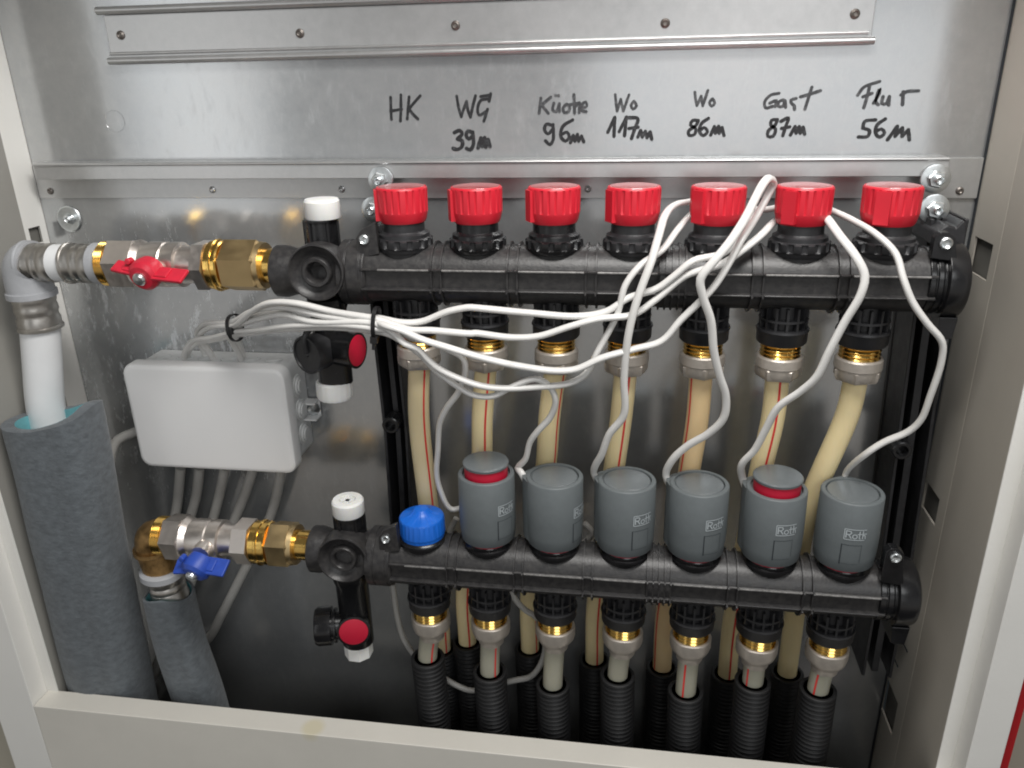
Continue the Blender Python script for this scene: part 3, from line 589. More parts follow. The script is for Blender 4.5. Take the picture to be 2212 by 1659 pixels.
CT = [(924, 1419), (1058, 1450), (1194, 1478), (1334, 1458), (1481, 1492), (1626, 1471), (1767, 1488)]
lw = ['under the blue cap', 'second from left', 'third from left, no stripe showing', 'fourth from left, no stripe showing', 'fifth from left', 'sixth from left', 'last at the right']
for i, x in enumerate(LOX):
    c = at(*CT[i], LD)
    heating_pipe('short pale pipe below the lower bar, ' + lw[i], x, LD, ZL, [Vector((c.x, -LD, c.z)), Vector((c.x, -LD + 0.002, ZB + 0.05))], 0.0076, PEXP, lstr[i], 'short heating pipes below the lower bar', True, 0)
# corrugated sleeves
def sleeve(c, label, r=0.0122, grp='corrugated sleeves round the pipes'):
    s = MB(); path = [Vector((c.x, c.y, c.z)), Vector((c.x + 0.001, c.y + 0.002, c.z - 0.06)), Vector((c.x, c.y + 0.004, ZB + 0.004))]
    P = spline(path, 0.0008)
    s.tube(P, lambda dd, t: r + 0.0011 * math.tanh(2.2 * math.sin(dd / 0.0042 * 2 * math.pi)), 28, sub=False, caps=False)
    s.tube([P[0] + Vector((0, 0, 0.0002)), P[20]], r - 0.0018, 28, caps=False)
    s.lathe([(0, r - 0.0018), (0.0004, r - 0.0012), (0.0004, r + 0.0004), (0, r + 0.0010)], P[0], (0, 0, 1), 28)
    o = s.build('corrugated_sleeve', CONDUIT, ang=70); tag(o, label, 'conduit', grp); return o
fs_ = ['below the blue cap, leftmost of the front row', 'second of the front row, crossed by a white cable end', 'third of the front row', 'fourth of the front row', 'fifth of the front row', 'sixth of the front row', 'rightmost of the front row']
for i, c_ in enumerate(CT): sleeve(at(*c_, LD), 'black corrugated sleeve ' + fs_[i])
bs_ = ['first of the rear row, hidden deep behind the leftmost front sleeve', 'second of the rear row, in deep shadow', 'third of the rear row, in deep shadow', 'fourth of the rear row, round the striped orange pipe', 'fifth of the rear row', 'sixth of the rear row, round the yellow pipe', 'last of the rear row, round the pale pipe']
for i, e in enumerate(back_ends): sleeve(e, 'dark corrugated sleeve ' + bs_[i])
# ------------------------------------------------------------------ actuators
ACN = ['grey drum actuator with raised lid and red ring, beside the blue cap', 'grey drum actuator with its print turned to the right, second from the blue cap', 'grey drum actuator third from the blue cap, between two cable loops', 'grey drum actuator fourth from the blue cap, left of the second red ringed one', 'grey drum actuator with raised silver lid and red ring, near the right end', 'rightmost grey drum actuator with its print facing forward']
PHI = [41, 60, 35, 37, 27, 16]; POP = [1, 0, 0, 0, 1, 0]; BUMP = [178, 104, 108, 108, 108, 165]
Ra = 0.0203; Hh = 0.0515
def wrap(u, v, r, a0): a = a0 + u / r; return Vector((math.cos(a) * r, math.sin(a) * r, v))
def actuator(i):
    x = LX[i + 1]; z = LZ + 0.0238
    root = thing('valve_actuator', ACN[i], 'actuator', (x, -LD, z), 'actuators on the lower bar')
    O = Vector((x, -LD, z))
    cv = CP - O; caz = math.atan2(cv.y, cv.x)
    a0 = caz + math.radians(PHI[i])
    b = MB()
    b.lathe([(0, 0.0165), (0.0004, 0.0188), (0.0012, 0.0194), (0.010, 0.0201), (0.020, Ra), (Hh - 0.0009, Ra - 0.0004), (Hh - 0.0002, Ra - 0.0009), (Hh, Ra - 0.0016), (Hh, 0.0170), (Hh - 0.0004, 0.0168), (Hh - 0.0025, 0.0167), (Hh - 0.0025, 0.0)], O, (0, 0, 1), 72)
    ba = caz - math.radians(BUMP[i]); m = Matrix.Rotation(ba, 3, 'Z')
    bp = [(0.012, -0.0150), (0.0175, -0.0105), (0.0212, -0.0060), (0.0226, -0.0030), (0.0230, 0.0), (0.0226, 0.0030), (0.0212, 0.0060), (0.0175, 0.0105), (0.012, 0.0150)]
    pv = [m @ Vector((p, q, 0)) for p, q in bp]
    b.prism([(O.x + p.x, O.y + p.y) for p in pv], O.z + 0.003, O.z + Hh - 0.0015, 'xy')
    body = b.build('body', ACT, root, ang=40)
    lift = 0.0092 if POP[i] else 0.0
    dsc = MB(); h = Hh - 0.0006 + lift
    dsc.lathe([(h - 0.0022, 0.0160), (h - 0.0006, 0.0162), (h, 0.0157), (h + 0.0002, 0.0150), (h + 0.0001, 0.0)], O, (0, 0, 1), 64); dsc.build('lid_disc', ACTT, root, ang=30)
    if POP[i]: MB().lathe([(Hh - 0.002, 0.0153), (h - 0.0018, 0.0153)], O, (0, 0, 1), 64).build('red_ring', REDD, root)
    MB().lathe([(-0.0022, 0.0150), (-0.0018, 0.0162), (0.0004, 0.0168)], O, (0, 0, 1), 48).build('red_base_ring', REDD, root)
    # printed name in its frame
    lg = MB(); r = Ra + 0.00012
    def st(P, w, j=0):
        Q = [Vector((p[0], 0, p[1])) for p in P]; vs = []; fs = []
        D = []
        for k in range(len(Q) - 1):
            n = max(1, int((Q[k + 1] - Q[k]).length / 0.0008)); D += [Q[k].lerp(Q[k + 1], t / n) for t in range(n)]
        D.append(Q[-1])
        for k, p in enumerate(D):
            t = (D[min(k + 1, len(D) - 1)] - D[max(k - 1, 0)]).normalized(); nn = Vector((-t.z, 0, t.x)) * w / 2
            for s_ in (1, -1):
                g = p + nn * s_; vs.append(O + wrap(g.x, g.z, r + 0.00002 * j, a0))
            if k: fs.append((2 * k - 2, 2 * k - 1, 2 * k + 1, 2 * k))
        lg.add(vs, fs, False)
    W2, v0, v1 = 0.0068, 0.0262, 0.0338; lw_ = 0.0006
    st([(-W2, v1), (W2, v1 - 0.0001)], lw_, 1); st([(-W2, v0), (-W2, v1)], lw_, 2); st([(-W2, v0), (W2 * 0.9, v0)], lw_, 3)
    st([(-0.0057, v0 + .0012), (-0.0057, v1 - .0012), (-0.0030, v1 - .0014), (-0.0026, v1 - 0.0026), (-0.0036, v1 - 0.0038), (-0.0056, v1 - .0038)], 0.0008, 4); st([(-0.0042, v1 - 0.0038), (-0.0024, v0 + 0.0010)], 0.0008, 5)
    st([(-0.0017 + 0.0014 * (1 - math.cos(t)), v0 + 0.0026 + 0.0015 * math.sin(t)) for t in [2 * math.pi * k / 12 for k in range(13)]], 0.0007, 6)
    st([(0.0025, v1 - 0.0010), (0.0025, v0 + 0.0014), (0.0034, v0 + 0.0010)], 0.0007, 7); st([(0.0012, v0 + 0.0044), (0.0072, v0 + 0.0047)], 0.0007, 8)
    st([(0.0046, v1 - 0.0006), (0.0046, v0 + 0.0010)], 0.0007, 9); st([(0.0046, v0 + 0.0036), (0.0061, v0 + 0.0036), (0.0064, v0 + 0.0010)], 0.0007, 10)
    lg.build('print', LOGO, body)
    # small window below the print
    wn_ = MB()
    def gb(u0, v0_, u1, v1_, j):
        vs = []
        n = 6
        for k in range(n + 1):
            u = u0 + (u1 - u0) * k / n
            vs += [O + wrap(u, v0_, Ra + 0.00006 + 0.00002 * j, a0), O + wrap(u, v1_, Ra + 0.00006 + 0.00002 * j, a0)]
        wn_.add(vs, [(2 * k, 2 * k + 1, 2 * k + 3, 2 * k + 2) for k in range(n)], False)
    gb(-0.0078, 0.0070, -0.0071, 0.0222, 1); gb(-0.0078, 0.0218, 0.0052, 0.0221, 2); gb(-0.0078, 0.0075, 0.0040, 0.0077, 3); gb(0.0048, 0.0090, 0.0050, 0.0218, 4)
    wn_.build('window_groove', SEAM, body)
    return root
for i in range(6): actuator(i)
# ------------------------------------------------------------------ vent and drain units at the left ends
def drain_unit(label, d, zc, xa, xb, port, stem, cap, low, lowcap, red, rednorm, hose, hosenorm, kind):
    root = thing('vent_and_drain_fitting', label, 'fitting', (xa, -d, zc), 'vent and drain fittings')
    b = MB(); w_ = xb - xa
    b.lathe([(0, 0.0160), (0.0012, 0.0178), (w_ * 0.16, 0.0178), (w_ * 0.28, 0.0160), (w_ * 0.8, 0.0160), (w_, 0.0182)], (xa, -d, zc), (1, 0, 0), 48)
    p = Vector(port); ax = Vector((0.06, -1, 0.03)).normalized(); base = p - ax * 0.022
    R = 0.0190
    b.lathe([(0, R * 0.9), (0.010, R), (0.0205, R), (0.0220, R * 0.985), (0.0222, R * 0.94), (0.0212, R * 0.91), (0.0166, 0.0130), (0.0162, 0.0104), (0.0206, 0.0098), (0.0212, 0.0092), (0.0210, 0.0074), (0.0200, 0.0066), (0.0110, 0.0060), (0.0110, 0)], base, ax, 64)
    b.build('tee_body', BLACKD, root, ang=40)
    s = MB(); sx_, sz = stem
    s.lathe([(0, 0.0112), (cap[1] - sz - 0.0005, 0.0108), (cap[1] - sz, 0.0118), (cap[1] - sz + 0.0015, 0.0118)], (sx_, -d, sz), (0, 0, 1), 40)
    for a in range(6):
        m = Matrix.Rotation(a * math.pi / 3 + 0.2, 3, 'Z'); s.box(Vector((sx_, -d, (sz + cap[1]) / 2)) + m @ Vector((0.0112, 0, 0)), (0.0016, 0.0016, cap[1] - sz - 0.001), m)
    s.build('vent_stem', BLACKG, root, ang=40)
    c = MB(); hcap = cap[2]
    pr = [(0, 0.0100), (0.0002, 0.0114), (0.001, 0.0118), (hcap - 0.0015, 0.0118), (hcap, 0.0108)]
    pr += [(hcap, 0.0062), (hcap - 0.003, 0.0056), (hcap - 0.003, 0.0)] if kind else [(hcap + 0.0003, 0.008), (hcap + 0.0003, 0)]
    c.lathe(pr, (cap[0], -d, cap[1] + 0.0014), (0, 0, 1), 44, rf=lambda a, h, r: r * (1 - 0.012 * (math.cos(20 * a) > 0.5 and 0.001 < h < hcap - 0.001)))
    if kind: c.box((cap[0], -d, cap[1] + hcap - 0.0005), (0.0030, 0.010, 0.002)); c.box((cap[0], -d, cap[1] + hcap - 0.0004), (0.010, 0.0030, 0.0018))
    c.build('vent_cap', WHITEC, root, ang=30)
    l = MB(); q = Vector(low)
    l.lathe([(0, 0.0135), (-0.006, 0.0138), (-0.010, 0.0125), (lowcap[2] - q.z - 0.001, 0.0122), (lowcap[2] - q.z - 0.001, 0.010)], q, (0, 0, 1), 40)
    rc = Vector(red); rn = Vector(rednorm).normalized()
    l.lathe([(-0.018, 0.0115), (-0.0015, 0.0124), (0, 0.0128), (0.0002, 0.0112), (-0.001, 0.0110)], rc, rn, 44)
    l.build('drain_body', BLACKG, root, ang=40)
    MB().lathe([(-0.001, 0.0110), (0.0003, 0.0110), (0.0006, 0.0104), (0.0006, 0)], rc, rn, 44).build('red_disc', REDD, root)
    hc = Vector(hose); hn = Vector(hosenorm).normalized()
    k = MB()
    if kind:
        k.lathe([(-0.020, 0.010), (-0.0102, 0.0105), (-0.010, 0.0135), (-0.0085, 0.0135), (-0.0083, 0.0115), (-0.0065, 0.0115), (-0.0063, 0.0150), (0.0040, 0.0150), (0.0062, 0.0135), (0.0066, 0)], hc, hn, 48, rf=lambda a, h, r: r * (1 - 0.05 * (math.cos(12 * a) > 0.3 and -0.0062 < h < 0.005)))
    else:
        k.lathe([(-0.016, 0.0125), (-0.0005, 0.0138), (0.0010, 0.0134), (0.0012, 0.0120), (0.0002, 0.0115), (0.0002, 0.0015), (0.0010, 0.001), (0.0010, 0)], hc, hn, 48)
        t = Vector((hc.x + 0.003, hc.y + 0.0, hc.z)); k.tube([hc + hn * 0.0012 + Vector((0.001, 0, 0.002)), hc + hn * 0.0016 + Vector((0.001, 0, 0.012)), hc - hn * 0.004 + Vector((0.001, 0, 0.0185)), hc - hn * 0.014 + Vector((0.004, 0, 0.019))], 0.0024, 10, flat=0.6)
    k.build('hose_cap', BLACKG if kind else BLACK, root, ang=35)
    c = MB(); lc = Vector(lowcap)
    if kind: c.hexa(-0.0145, 0.0, 0.0112, lc, (0.0, 0, 1), 0.35, 0.001, 8)
    else: c.lathe([(0.001, 0.0110), (0, 0.0126), (-0.0100, 0.0127), (-0.0122, 0.0118), (-0.0125, 0.0)], lc, (0.03, 0, 1), 60, rf=lambda a, h, r: r * (1 - 0.025 * (math.cos(18 * a) > 0.4)))
    c.build('drain_cap', WHITEC, root, ang=30)
    return root
xa, xb = X(600, 585, UD), X(750, 590, UD)
drain_unit('upper black vent and drain fitting beside the box, white caps above and below', UD, UZ, xa, xb, at(681, 590, 0.090), (X(697, 520, UD), 0.012), (X(697, 458, UD), Z(697, 482, UD + .01), 0.0130),
           (at(712, 700, 0.070).x, -0.070, -0.0195), (at(724, 852, 0.072).x, -0.072, Z(724, 833, 0.080)), at(772, 757, 0.078), (0.97, -0.22, 0.0), at(664, 767, 0.090), (-0.45, -0.89, 0.0), 0)
xa, xb = X(678, 1195, LD), X(810, 1215, LD)
drain_unit('lower black vent and drain fitting with a round red disc facing out', LD, LZ + 0.002, xa, xb, at(739, 1211, 0.1085), (X(757, 1140, LD), LZ + 0.014), (X(754, 1110, LD), Z(755, 1128, LD + .01), 0.0120),
           (at(765, 1300, LD).x, -LD, LZ - 0.016), (at(776, 1410, LD).x, -LD, Z(776, 1400, LD + 0.01)), at(764, 1365, 0.1025), (0.28, -0.95, 0.1), at(700, 1352, 0.095), (-0.97, -0.25, 0), 1)
# ------------------------------------------------------------------ ball valves
def seg(mb, d, y, px0, px1, r, kind='round', ch=0.0008, zc=None, rot=0.0):
    A = at(px0, y, d); B = at(px1, y, d); z = zc
    L_ = B.x - A.x
    if kind == 'hex': mb.hexa(0, L_, r, (A.x, -d, z), (1, 0, 0), rot, min(ch * 1.6, L_ * 0.3))
    elif kind == 'thread': mb.lathe([(L_ * k / 12, r if k % 2 else r * 0.96) for k in range(13)], (A.x, -d, z), (1, 0, 0), 44)
    elif kind == 'sleeve': mb.lathe([(0, r * .9), (0, r * 1.06), (L_ * .07, r * 1.06), (L_ * .1, r), (L_ * .25, r), (L_ * .3, r * .95), (L_ * .38, r * .95), (L_ * .43, r), (L_ * .55, r), (L_ * .6, r * .95), (L_ * .68, r * .95), (L_ * .73, r), (L_ * .93, r), (L_, r * .96)], (A.x, -d, z), (1, 0, 0), 48)
    else: mb.lathe([(0, r - ch), (ch, r), (L_ - ch, r), (L_, r - ch)], (A.x, -d, z), (1, 0, 0), 48)
def valve(label, d, z, y, k, hand_mat, S_, hub, wings, hax):
    """S_: pixel positions of the joints along the run"""
    root = thing('ball_valve', label, 'valve', (X(S_[0], y, d), -d, z), 'ball valves')
    a = MB(); seg(a, d, y, S_[0], S_[1], 0.0158 * k, 'thread', zc=z); a.build('threaded_end', BRASS, root, ang=60)
    b = MB()
    seg(b, d, y, S_[1], S_[1] + (S_[2] - S_[1]) * 0.7, 0.0185 * k, 'hex', zc=z, rot=0.3)
    A = X(S_[1] + (S_[2] - S_[1]) * 0.6, y, d); B = X(S_[3], y, d); L_ = B - A
    b.lathe([(0, 0.0165 * k), (L_ * 0.06, 0.0172 * k), (L_ * 0.16, 0.0150 * k), (L_ * 0.24, 0.0158 * k), (L_ * 0.50, 0.0160 * k), (L_ * 0.52, 0.0152 * k), (L_ * 0.60, 0.0158 * k), (L_ * 0.74, 0.0158 * k), (L_ * 0.76, 0.0135 * k), (L_ * 0.86, 0.0130 * k), (L_, 0.0130 * k)], (A, -d, z), (1, 0, 0), 48)
    b.lathe([(0, 0.0080), (0.018, 0.0075), (0.0225, 0.0070)], (hub.x, -d, z), (0, -1, 0), 30)
    b.build('valve_body', NICKEL, root, ang=35)
    b = MB(); seg(b, d, y, S_[3], S_[4], 0.0182 * k, 'hex', zc=z, rot=0.5); b.build('union_nut', NICKEL, root)
    b = MB(); seg(b, d, y, S_[4], S_[5], 0.0172 * k, 'round', ch=0.0010, zc=z); m_ = (S_[4] + S_[5]) / 2; seg(b, d, y, m_ - 3, m_ + 3, 0.0182 * k, 'round', ch=0.0006, zc=z); b.build('brass_collar', BRASS, root)
    b = MB(); seg(b, d, y, S_[5], S_[6], 0.0186 * k, 'hex', zc=z, rot=0.12, ch=0.0012); A = X(S_[6] - 4, y, d); b.lathe([(0, 0.0165 * k), (X(S_[6] + 6, y, d) - A, 0.0158 * k)], (A, -d, z), (1, 0, 0), 44); b.build('brass_nut', BRASSD, root)
    b = MB(); seg(b, d, y, S_[6], S_[7], 0.0118 * k, 'round', zc=z, ch=0.0002); b.build('brass_tail', BRASS, root)
    # wing handle
    h = MB(); hx, hy, hz = hub
    h.lathe([(-0.010, 0.0095), (-0.002, 0.0110), (0.002, 0.0105), (0.0045, 0.0080), (0.0050, 0.0040), (0.0050, 0)], hub, hax, 40)
    for (p0, p1, wd) in wings:
        p0 = Vector(p0); p1 = Vector(p1); t = (p1 - p0).normalized(); yv = Vector((0, -0.88, -0.47)); yv = (yv - t * yv.dot(t)).normalized(); n = t.cross(yv)
        h.box((p0 + p1) / 2, ((p1 - p0).length, wd, 0.0026), Matrix((t, yv, n)).transposed())
        h.box((p0 * .72 + p1 * .28), ((p1 - p0).length * 0.5, wd * 0.7, 0.0050), Matrix((t, yv, n)).transposed())
    h.lathe([(0, 0.0022), (0.006, 0.0022)], hub + Vector((-0.009, 0.003, 0.0095)), (0, -1, 0), 14)
    h.build('wing_handle', hand_mat, root, bevel=0.0009, ang=30)
    MB().lathe([(0.004, 0.0046), (0.0068, 0.0046), (0.0082, 0.0036), (0.0086, 0)], hub, hax, 24).build('handle_screw', ZINC, root)
    return root
hub = at(312, 594, 0.092)
zu = UZ + 0.001
valve('nickel and brass ball valve with a red wing handle', UD, zu + 0.0025, 578, 1.0, HANDR, (231, 250, 335, 432, 463, 491, 570, 612), hub,
      [(hub + Vector((-0.005, 0, 0.003)), hub + Vector((-0.0215, 0.001, 0.0060)), 0.0105), (hub + Vector((0.006, 0.001, 0.001)), hub + Vector((0.0300, -0.001, -0.0005)), 0.0125)], (-0.05, -0.96, -0.25))
hub = at(424, 1230, 0.117)
valve('nickel and brass ball valve with a blue wing handle', LD, LZ + 0.0045, 1190, 0.97, HANDB, (352, 372, 430, 518, 556, 590, 640, 680), hub,
      [(hub + Vector((-0.004, 0.003, 0.001)), hub + Vector((-0.0185, 0.003, -0.0010)), 0.0125), (hub + Vector((0.005, 0.002, 0.003)), hub + Vector((0.0240, 0.001, 0.0020)), 0.0140)], (-0.22, -0.85, -0.45))
# ------------------------------------------------------------------ supply pipe at the left: elbow, sleeves, white pipe
root = thing('press_elbow', 'grey press elbow with steel sleeves at the far left, above the thick foam', 'fitting', (X(55, 590, UD), -UD, 0))
ze = zu + 0.0025
exx = X(58, 590, UD)
e = MB(); rr = 0.0160
e.tube([(exx, -UD, Z(50, 628, UD)), (exx, -UD, ze - 0.012), (exx + 0.0015, -UD, ze - 0.004), (exx + 0.006, -UD, ze), (X(74, 590, UD), -UD, ze)], rr, 36, 0.0015)
e.lathe([(0, 0.0160), (0.0004, 0.0172), (0.0045, 0.0172), (0.005, 0.016)], (exx, -UD, Z(50, 640, UD)), (0, 0, 1), 44)
seg(e, UD, 590, 62, 72, 0.0160, zc=ze)
e.build('elbow_body', GREYF, root, ang=50)
s = MB(); seg(s, UD, 590, 70, 128, 0.0141, 'sleeve', zc=ze); s.build('press_sleeve', STEEL, root, ang=40)
s = MB(); seg(s, UD, 590, 156, 214, 0.0141, 'sleeve', zc=ze); s.build('press_sleeve', STEEL, root, ang=40)
s = MB(); seg(s, UD, 590, 125, 158, 0.0134, zc=ze); s.build('pipe_piece', PIPEW, root)
s = MB(); seg(s, UD, 590, 212, 236, 0.0148, zc=ze); s.build('grey_collar', GREYF, root)
zz = Z(55, 640, UD); z2 = Z(60, 708, UD)
s = MB(); L_ = zz - z2
s.lathe([(0, 0.0150), (-L_ * .12, 0.0150), (-L_ * .2, 0.0142), (-L_ * .3, 0.0148), (-L_ * .42, 0.0150), (-L_ * .5, 0.0142), (-L_ * .6, 0.0142), (-L_ * .68, 0.0150), (-L_ * .88, 0.0148), (-L_ * .92, 0.0160), (-L_, 0.0158), (-L_, 0.0135)], (exx + 0.0004, -UD, zz), (0, 0, 1), 48)
s.build('press_sleeve', STEEL, root, ang=40)
fo_top = Vector((-0.2797, -0.0835, -0.1120))
pw = MB().tube([(exx + 0.0004, -UD, z2 + 0.004), (-0.2932, -0.0655, -0.078), (-0.2985, -0.067, -0.114), (-0.297, -0.072, -0.19), (-0.293, -0.078, -0.30)], 0.0137, 36, 0.006)
tag(pw.build('composite_pipe', PIPEW), 'thick white pipe running from the elbow down into the grey foam', 'pipe')
def foam(name, label, pts, rx, ry, thick, waveseed, tilt):
    root = thing(name, label, 'pipe insulation', pts[0])
    P = spline(pts, 0.006); n = 40; vs = []; fs = []
    L = len(P)
    for i, p in enumerate(P):
        t = i / (L - 1)
        for k in range(n):
            a = 2 * math.pi * k / n
            ca, sa = math.cos(a), math.sin(a)
            R = 1 + 0.045 * noise.noise(Vector((ca * 1.5 + waveseed, sa * 1.5, p.z * 14))) - 0.07 * math.exp(-((a - 5.0) / 0.22) ** 2)
            # squarish, split along its length like wrapped foam
            q = (abs(ca) ** 2.8 + abs(sa) ** 2.8) ** (-1 / 2.8)
            zz_ = p.z + (tilt * ca + 0.003 * math.sin(a * 2 + waveseed)) * max(0, 1 - t * 6)
            vs.append((p.x + ca * q * rx[0] * R * (1 - t) + ca * q * rx[1] * R * t, p.y + sa * q * ry * R, zz_))
    for i in range(L - 1):
        for k in range(n): k2 = (k + 1) % n; fs.append((i * n + k, i * n + k2, (i + 1) * n + k2, (i + 1) * n + k))
    mb = MB(); mb.add(vs, fs)
    # rim and inner lining
    top = [Vector(v) for v in vs[:n]]; c = sum(top, Vector()) / n
    def shrink(v, s, dz): w_ = c + (v - c) * s; return Vector((w_.x, w_.y, v.z + dz - (1 - s) * 0))
    s1 = 1 - thick / max(rx[0], ry)
    mb.add(top + [shrink(v, (1 + s1) / 2, 0.0008) for v in top] + [shrink(v, s1 + 0.02, 0) for v in top], [(k, (k + 1) % n, n + (k + 1) % n, n + k) for k in range(n)] + [(n + k, n + (k + 1) % n, 2 * n + (k + 1) % n, 2 * n + k) for k in range(n)])
    mb.build('foam_sleeve', FOAM, root, ang=60)
    ml = MB(); ml.add([shrink(v, s1 + 0.02, 0.0001) for v in top] + [shrink(v, s1 - 0.02, -0.05) for v in top], [(k, (k + 1) % n, n + (k + 1) % n, n + k) for k in range(n)]); ml.build('lining', FOAMI, root, ang=60)
    return root
foam('foam_insulation', 'thick grey foam tube round the white pipe at the far left', [fo_top, (-0.2815, -0.086, -0.20), (-0.2845, -0.087, -0.30), (-0.286, -0.087, -0.39), (-0.286, -0.087, ZB + .004)], (0.0345, 0.0325), 0.0260, 0.0095, 1.3, 0.006)
# lower elbow and second foam
root = thing('brass_elbow', 'tarnished brass elbow left of the blue handled valve', 'fitting', (X(330, 1190, LD), -LD, LZ))
gz = Z(350, 1232, LD) ; zl = LZ + 0.0045; ex2 = X(332, 1190, LD)
e = MB(); e.tube([(X(356, 1190, LD), -LD, zl), (ex2 + 0.010, -LD, zl), (ex2 + 0.003, -LD, zl - 0.001), (ex2, -LD, zl - 0.008), (ex2 + 0.001, -LD, zl - 0.022), (ex2 + 0.003, -LD, gz - 0.001)], 0.0128, 32, 0.0015)
e.lathe([(0, 0.0150), (0.003, 0.0152), (0.004, 0.0140)], (ex2, -LD, zl - 0.011), (0, 0, -1), 36)
e.build('elbow_body', BRASSO, root, ang=50)
MB().lathe([(-0.002, 0.0140), (0, 0.0165), (0.0050, 0.0166), (0.0065, 0.0145), (0.0066, 0.0120)], (ex2 + 0.003, -LD, gz - 0.004), (0.05, 0, 1), 44).build('grey_collar', GREYF, root, ang=40)
L_ = 0.021
MB().lathe([(0, 0.0140), (-L_ * .2, 0.0140), (-L_ * .27, 0.0133), (-L_ * .36, 0.0140), (-L_ * .5, 0.0140), (-L_ * .56, 0.0133), (-L_ * .65, 0.0140), (-L_ * .8, 0.0140), (-L_ * .88, 0.0148), (-L_, 0.0146), (-L_, 0.012)], (ex2 + 0.005, -LD, gz - 0.005), (-0.06, 0, 1), 44).build('press_sleeve', STEEL, root, ang=40)
ft = Vector((X(363, 1275, LD), -LD, Z(363, 1278, LD)))
pv_ = MB().tube([(ex2 + 0.006, -LD, gz - 0.024), (ft.x + 0.002, -LD, ft.z - 0.03), (ft.x + 0.004, -LD, ft.z - 0.10)], 0.0125, 28)
tag(pv_.build('composite_pipe', PIPEW), 'white pipe hidden inside the thinner foam below the brass elbow', 'pipe')
foam('foam_insulation', 'thinner grey foam tube below the brass elbow, rim pale blue', [ft, (ft.x + 0.001, -LD, ft.z - 0.05), (ft.x + 0.006, -LD + .002, ft.z - 0.11), (ft.x + 0.009, -LD + .004, ZB + .004)], (0.0178, 0.0215), 0.0180, 0.0024, 4.1, -0.002)
# ------------------------------------------------------------------ junction box
BX0, BX1, BZ0, BZ1 = -0.2440, -0.1090, -0.1738, -0.0838
root = thing('junction_box', 'pale grey plastic junction box with cables above and below', 'junction box', ((BX0 + BX1) / 2, 0, BZ0))
def rrect(x0, x1, z0, z1, r, n=8):
    P = []
    for (cx, cz, a0) in ((x1 - r, z1 - r, 0), (x0 + r, z1 - r, 90), (x0 + r, z0 + r, 180), (x1 - r, z0 + r, 270)):
        for k in range(n + 1):
            a = math.radians(a0 + 90 * k / n); P.append((cx + r * math.cos(a), cz + r * math.sin(a)))
    return P
def roundbox(mb, x0, x1, z0, z1, r, prof):
    """prof: list of (depth, inset)"""
    rings = []
    for (d, ins) in prof: rings.append([(p, -d, q) for p, q in rrect(x0 + ins, x1 - ins, z0 + ins, z1 - ins, max(r - ins, 0.0005))])
    n = len(rings[0]); vs = [v for R_ in rings for v in R_]; fs = []
    for i in range(len(rings) - 1):
        for k in range(n): k2 = (k + 1) % n; fs.append((i * n + k, i * n + k2, (i + 1) * n + k2, (i + 1) * n + k))
    fs.append(tuple(range(n))); fs.append(tuple((len(rings) - 1) * n + k for k in range(n)))
    mb.add(vs, fs)
b = MB(); roundbox(b, BX0 + 0.003, BX1 - 0.003, BZ0 + 0.003, BZ1 - 0.003, 0.008, [(0.0005, 0.002), (0.001, 0), (0.0335, 0.0)])
for k in range(6):
    cx = BX0 + 0.020 + k * 0.019
    b.lathe([(0, 0.0070), (0.0012, 0.0068), (0.0012, 0.0054), (0.0020, 0.0048), (0.0020, 0)], (cx, -0.0175, BZ1 - 0.0032), (0, 0, 1), 24)
    b.lathe([(0, 0.0070), (0.0012, 0.0068), (0.0012, 0.0054), (0.0018, 0.0048), (0.0018, 0)], (cx, -0.0175, BZ0 + 0.0032), (0, 0, -1), 24)
for cz in (BZ1 - 0.024, BZ1 - 0.045, BZ1 - 0.066):
    b.lathe([(0, 0.0095), (0.0014, 0.0092), (0.0014, 0.0076), (0.0028, 0.0070), (0.0028, 0.0054), (0.0038, 0.005), (0.0038, 0)], (BX1 - 0.0032, -0.0175, cz), (1, 0, 0), 28)
b.build('box_base', BOXS, root, ang=35)
b = MB(); roundbox(b, BX0, BX1, BZ0, BZ1, 0.0095, [(0.0330, 0.0012), (0.0332, 0.0), (0.0420, 0.0002), (0.0438, 0.0009), (0.0447, 0.0022), (0.0450, 0.0040)])
b.build('box_lid', BOXM, root, ang=28)
q = at(672, 885, 0.006)
b = MB(); b.box((q.x - 0.003, -0.008, q.z - 0.006), (0.020, 0.012, 0.0016)); b.box((q.x - 0.003, -0.008, q.z + 0.008), (0.020, 0.012, 0.0016)); b.box((q.x - 0.003, -0.0028, q.z + 0.001), (0.020, 0.0016, 0.0125)); b.build('fixing_lug', BOXM, root, bevel=0.0005)
MB().lathe([(0, 0.0062), (0.0012, 0.0062), (0.0030, 0.0050), (0.0052, 0.0028), (0.0046, 0)], (q.x + 0.001, -0.0037, q.z + 0.001), (0, -1, 0), 24).build('screw', ZINC, root)
